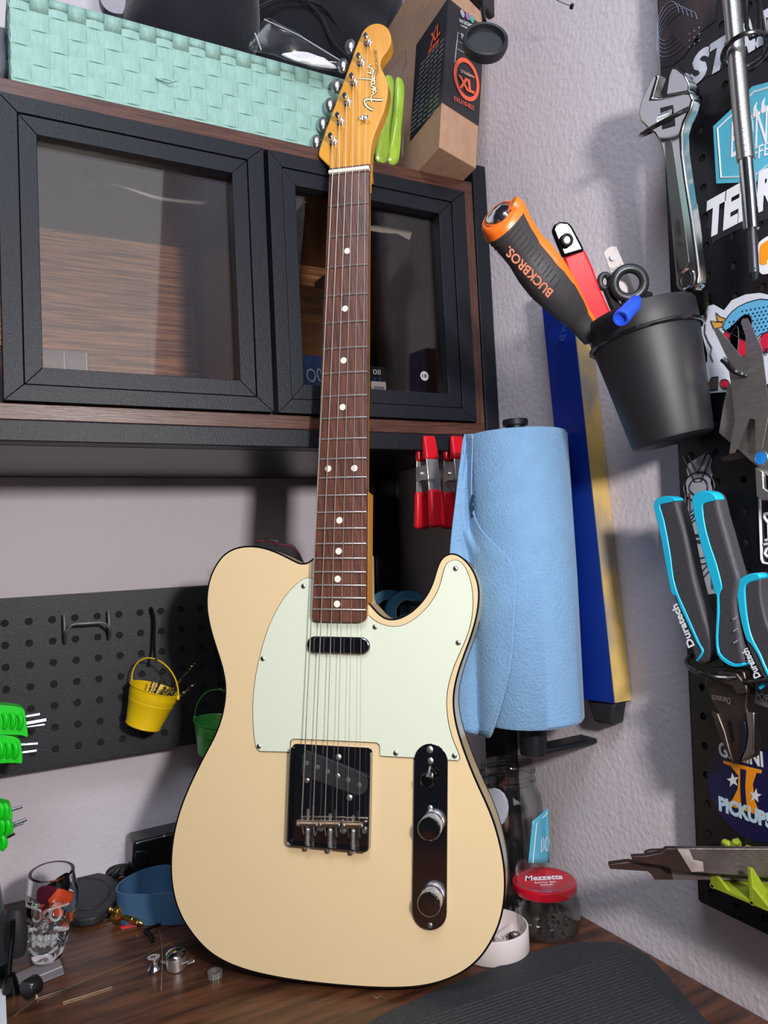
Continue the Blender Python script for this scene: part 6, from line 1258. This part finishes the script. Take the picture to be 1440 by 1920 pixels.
addpick(cS-rgt*.006+V(0, 0, HS*.50)-face*.006, face-rgt*.4, (V(0, 0, 1)-rgt*.2), .9, bm_, 'maroon pick low inside the glass skull')
addpick(cS-rgt*.006+V(0, 0, HS*.74), face+rgt*.9, (V(0, 0, 1)+rgt*.8), 1, bm_, 'maroon pick standing on edge near the rim of the glass skull')
addpick(cS+rgt*.004+V(0, 0, HS*.80)-face*.016, face+V(0, 0, .7), (rgt+V(0, 0, .1)), .85, bk_, 'black pick lying under the rim of the glass skull')
# black corded tool at left edge, sheet, plastic strip, black cylinder
t = thing('soldering_handle', 'black handled tool with cord standing at the lower left frame edge', 'hand tool', SP(24, 1880))
d0_ = SP(24, 1830).dot(CM @ V(0, 0, -1))
B().loops(loftp([DP(30, 1702, d0_-.01), DP(28, 1720, d0_-.01), DP(29, 1745, d0_-.01), DP(30, 1775, d0_-.01), DP(32, 1792, d0_-.01)], [.006, .010, .011, .010, .007], [.006, .009, .010, .009, .006], CM @ V(1, 0, 0))).obj('grip', black_rubber, t)
B().tube(cr([DP(24, 1725, d0_-.035), DP(23, 1760, d0_-.035), DP(19, 1800, d0_-.03), DP(17, 1840, d0_-.03)], 4, False), .0024, 10).obj('cord', black_gloss, t)
B().loops(loftp([DP(19, 1828, d0_-.03), DP(20, 1850, d0_-.03), DP(23, 1875, d0_-.03), DP(25, 1902, d0_-.03)], [.0045, .0075, .008, .007], [.0045, .006, .0065, .006], CM @ V(1, 0, 0))).obj('cord_boot', black_gloss, t)
t = thing('tool_stand', 'dark upright panel of a tool stand cut by the left frame edge', 'stand', SP(-30, 1830))
P = [DP(-60, 1640, d0_+.02), DP(-3, 1640, d0_+.02), DP(14, 1740, d0_+.02), DP(20, 1822, d0_+.02), DP(-60, 1835, d0_+.02)]
B().loops([P, [p+V(0, .006, 0) for p in P]]).obj('panel', mat('smoked_grey', (72, 74, 78), .4), t, bevel=.001)
B().tube([DP(-20, 1835, d0_+.0), DP(15, 1818, d0_)], .006, 10).obj('foot', black_gloss, t)
t = thing('white_sheet', 'small piece of white paper at the lower left corner of the bench', 'paper', SP(0, 1880))
q = [SP(-60, 1860), SP(10, 1856), SP(13, 1925), SP(-60, 1960)]; B().loops([[p+V(0, 0, .0005) for p in q], [p+V(0, 0, .0012) for p in q]]).obj('sheet', mat('paper_white', (222, 224, 232), .6), t)
t = thing('plastic_strip', 'translucent grey plastic strip lying in front of the glass skull', 'plastic strip', SP(75, 1835))
q = [SP(25, 1832), SP(110, 1793), SP(121, 1828), SP(34, 1862)]
B().loops([[p+V(0, 0, .0005) for p in q], [p+V(0, 0, .0022) for p in q]]).obj('strip_body', mat('haze_plastic', (150, 142, 146), .3, alpha=.6), t, bevel=.0004)
B().tube([SP(30, 1848, .0026), SP(117, 1812, .0026)], .0006, 5).obj('fold_line', mat('fold_pale', (178, 172, 174), .3), t)
t = thing('black_bushing', 'short black cylinder lying on the translucent plastic strip', 'bushing', SP(60, 1850))
a, b_ = SP(48, 1857, .0105), SP(70, 1843, .0105); T_ = axis(a, b_-a)
B(T_).lathe([(.004, 0), (.0078, 0), (.0084, .001), (.0084, (b_-a).length-.001), (.0078, (b_-a).length), (.004, (b_-a).length)], n=32).obj('barrel', mat('bushing_black', (22, 22, 24), .35), t)
B().ball(tuple(SP(60, 1846, .0190)), .0008, 6).obj('set_dot', white_ink, t)
# ------------------------------------------------------------------ bench clutter, right side
def jar(name, label, c, prof_o, thick, m, n=56, floor=.004):
    t = thing(name, label, 'jar', c); T_ = Matrix.Translation(c); inn = [(max(r-thick, .001), max(z, floor)) for r, z in prof_o[::-1]]
    B(T_).lathe(prof_o+inn+[(.0002, floor)], n=n).obj('jar_wall', m, t); return t, T_
sc1 = SP(1020, 1752).dot(CM @ V(0, 0, -1))/F; Rj = 61*sc1; c_ = SP(1021, 1742)+V(0, 0, .0006); c_ = V(c_.x, c_.y-.004, c_.z); Rj *= 1.04
c_.x = min(c_.x, XW-Rj-.002)
topz = DP(1018, 1650, c_.dot(CM @ V(0, 0, -1))).z; Hj = topz-ZD
glj = glassmat('jar_glass', (.96, .975, .97), 1.5, .03, 3, (.5, .54, .53))
t, T_ = jar('lidded_jar', 'short glass jar with red screw lid on the bench right of the guitar', c_, [(.0002, 0), (Rj*.80, 0), (Rj*.93, .003), (Rj, .010), (Rj, Hj*.55), (Rj*.96, Hj*.66), (Rj*.88, Hj*.76), (Rj*.88, Hj*.98)], .0028, glj)
Rl = 61*sc1*.99
lidm = mat('lid_red', (196, 14, 40), .25, coat=.5)
B(T_).lathe([(Rl*.90, Hj*.80), (Rl*.985, Hj*.80), (Rl, Hj*.815), (Rl*1.0, Hj*.90), (Rl*.99, Hj*.955), (Rl*.96, Hj*.975), (Rl*.93, Hj*.98), (Rl*.86, Hj*.97), (.0002, Hj*.97)], n=64).obj('lid', lidm, t)
lc = c_+V(0, 0, Hj*.972); xr = (CM @ V(1, 0, 0)); xr = (xr-V(0, 0, xr.z)).normalized(); yr = V(0, 0, 1).cross(xr)
text('Mezzetta', fr(lc-xr*Rl*.60-yr*.0005, xr, yr), .0115, white_ink, t, width=Rl*1.2, shear=.3, bold=.02, depth=.0002)
text('FAMILY CO.', fr(lc-xr*Rl*.34-yr*.0075, xr, yr), .0028, white_ink, t, width=Rl*.68)
B().tube([lc+xr*(-.2+.04*k)*Rl-yr*(.0125-.0012*math.sin(k*1.6))+V(0, 0, .0002) for k in range(11)], .0003, 4).obj('flourish', white_ink, t)
for i in range(14):
    a = i*2.4; r_ = Rj*.6*math.sqrt(i/14); p = c_+V(r_*math.cos(a), r_*math.sin(a), .0062)
    tt = B().tube([p, p+V(.004*math.cos(i), .004*math.sin(i*1.7), .001)], .0016, 6).obj('small_screw', dark_steel); tag(tt, 'tiny dark metal part lying in the lidded glass jar', 'part', 'small metal parts in the lidded jar')
# tall jar
dT = .735/1; cT = V(.492, .742-.04, 0)
r_ = ray(968, 1640); cT = r_*(.515/r_.x); cT = V(cT.x-.004, cT.y, ZD+.0006)
dT = cT.dot(CM @ V(0, 0, -1)); s1_ = dT/F; HT = DP(964, 1432, dT).z-ZD; RT_ = 63*s1_*.98; RN_ = 50*s1_
if cT.x+RT_ > XW-.002: cT.x = XW-.002-RT_
t, T_ = jar('tall_jar', 'tall empty threaded glass jar with stickers between guitar and right wall', cT, [(.0002, 0), (RT_*.85, 0), (RT_*.97, .004), (RT_, .014), (RT_, HT*.72), (RT_*.96, HT*.78), (RN_, HT*.845), (RN_, HT*.865), (RN_*1.05, HT*.875), (RN_*1.05, HT*.89), (RN_, HT*.90), (RN_, HT*.92), (RN_*1.04, HT*.93), (RN_*1.04, HT*.945), (RN_*.99, HT*.955), (RN_*.99, HT*.985), (RN_*.96, HT)], .0026, glj)
# curved labels on the jar
def jarlabel(px_pts, m, nm, R, lift=.0006):
    P = []
    for a, b in px_pts:
        r = ray(a, b); A_ = r.x**2+r.y**2; Bq = -2*(r.x*cT.x+r.y*cT.y); Cq = cT.x**2+cT.y**2-(R+lift)**2; D_ = Bq*Bq-4*A_*Cq
        k = (-Bq-math.sqrt(max(D_, 0)))/(2*A_); P.append(r*k)
    return P
def lab(grid, m, nm, lift):
    rows = [jarlabel(r, m, nm, RT_, lift) for r in grid]; o = B().loops(rows, closed=False, cap=False).obj(nm, m, t); md = o.modifiers.new('t', 'SOLIDIFY'); md.thickness = .0004; return o
gr = []
for i in range(9):
    s = i/8; yb = 1526+s*92; xl = 998-(0 if s < 0 else s*8); row = []
    for k in range(7): q = k/6; x = xl+(1028+2*s-xl)*q; row.append((x, yb+(0 if 0 else (1-s)*(14-26*q)*1)))
    gr.append(row)
lab(gr, cy_, 'blue_label', .0006)
B().tube(jarlabel([(1026, 1525), (1006, 1545), (999, 1618)], None, '', RT_, .0012), .0006, 4).obj('label_border', white_ink, t)
lp = jarlabel([(1014, 1598), (1028, 1596)], None, '', RT_, .0014); xx = (lp[1]-lp[0]).normalized(); text('BO', fr(lp[0], xx, V(0, 0, 1)), .015, white_ink, t, width=(lp[1]-lp[0]).length*1.1)
rd = []
for i in range(9):
    an = -math.pi/2+math.pi*i/8; w_ = 29*math.cos(an); rd.append([(925+w_*(k/4-1)*1.0 if 0 else 925-w_+2*w_*k/8, 1515+38*math.sin(an)) for k in range(9)])
lab(rd, mat('grey_label', (168, 170, 182), .5), 'round_label', .0006)
t2 = thing('black_scraps', 'dark clear-wrapped small parts in the bottom of the tall jar', 'parts', cT+V(0, 0, .005), None)
for k in range(16):
    a = k*2.1; q = cT+V(.018*math.cos(a), .018*math.sin(a)*(.4+.6*(k % 3)/2), .007+.0045*(k//4)); B().ball(tuple(q), (.005, .004, .003), 8).obj('scrap', black_gloss, t2)
# white tin with small parts
sc2 = SP(930, 1820).dot(CM @ V(0, 0, -1))/F
cw_ = SP(925, 1780); Rw = 71*sc2; cw_ = V(cw_.x+.0, cw_.y+.0, ZD+.0005); hwt = .0235
wt = mat('white_tin', (226, 214, 214), .45); 
t = thing('white_tin', 'round white lidless tin tray with small parts behind the lower guitar edge', 'tin', cw_)
B(Matrix.Translation(cw_)).lathe([(.0002, 0), (Rw*.97, 0), (Rw, .002), (Rw, hwt-.001), (Rw*.985, hwt), (Rw*.955, hwt), (Rw*.95, hwt-.003), (Rw*.94, .004), (.0002, .004)], n=72).obj('tin_wall', wt, t)
for a in (.3, 1.87, 3.44, 5.0): B(Matrix.Translation(cw_) @ Matrix.Rotation(a, 4, 'Z')).box((.004, -.0012, .004), (Rw*.93, .0012, .012)).obj('divider', wt, t)
B(Matrix.Translation(cw_)).lathe([(.012, .004), (.013, .009), (.011, .0095), (.0105, .0045)], n=32, cap=False).obj('centre_ring', wt, t)
pN = SP(966, 1758, .010)
t = thing('toothed_washer', 'dark toothed lock nut lying in the white tin', 'nut', pN); n_ = 24; T_ = axis(pN, (0, -.3, 1))
B(T_).loops([[((.0072 if k % 2 else .006)*math.cos(2*math.pi*k/n_), (.0072 if k % 2 else .006)*math.sin(2*math.pi*k/n_), z) for k in range(n_)] for z in (-.001, .0016)]).obj('washer', dark_steel, t)
B(T_).lathe([(.0044, .0016), (.0044, .0042), (.0026, .0044), (.0024, .0016)], n=6).obj('nut_body', nickel, t)
for i, (px, py) in enumerate([(940, 1757), (930, 1782), (948, 1788), (915, 1775)]):
    p = SP(px, py, .006); tt = B(Matrix.Translation(p)).box((-.006, -.003, -.001), (.006, .003, .0012), Matrix.Rotation(i, 4, 'Z')).obj('foam_piece', mat('foam_grey', (176, 166, 166), .8), bevel=.0008); tag(tt, 'small grey foam piece lying in the white tin', 'foam piece', 'grey foam pieces in the white tin')
clip('tiny green string curl at the front of the guitar bottom edge', [(697, 1866), (706, 1872), (716, 1866), (722, 1872), (712, 1868)], .0005)
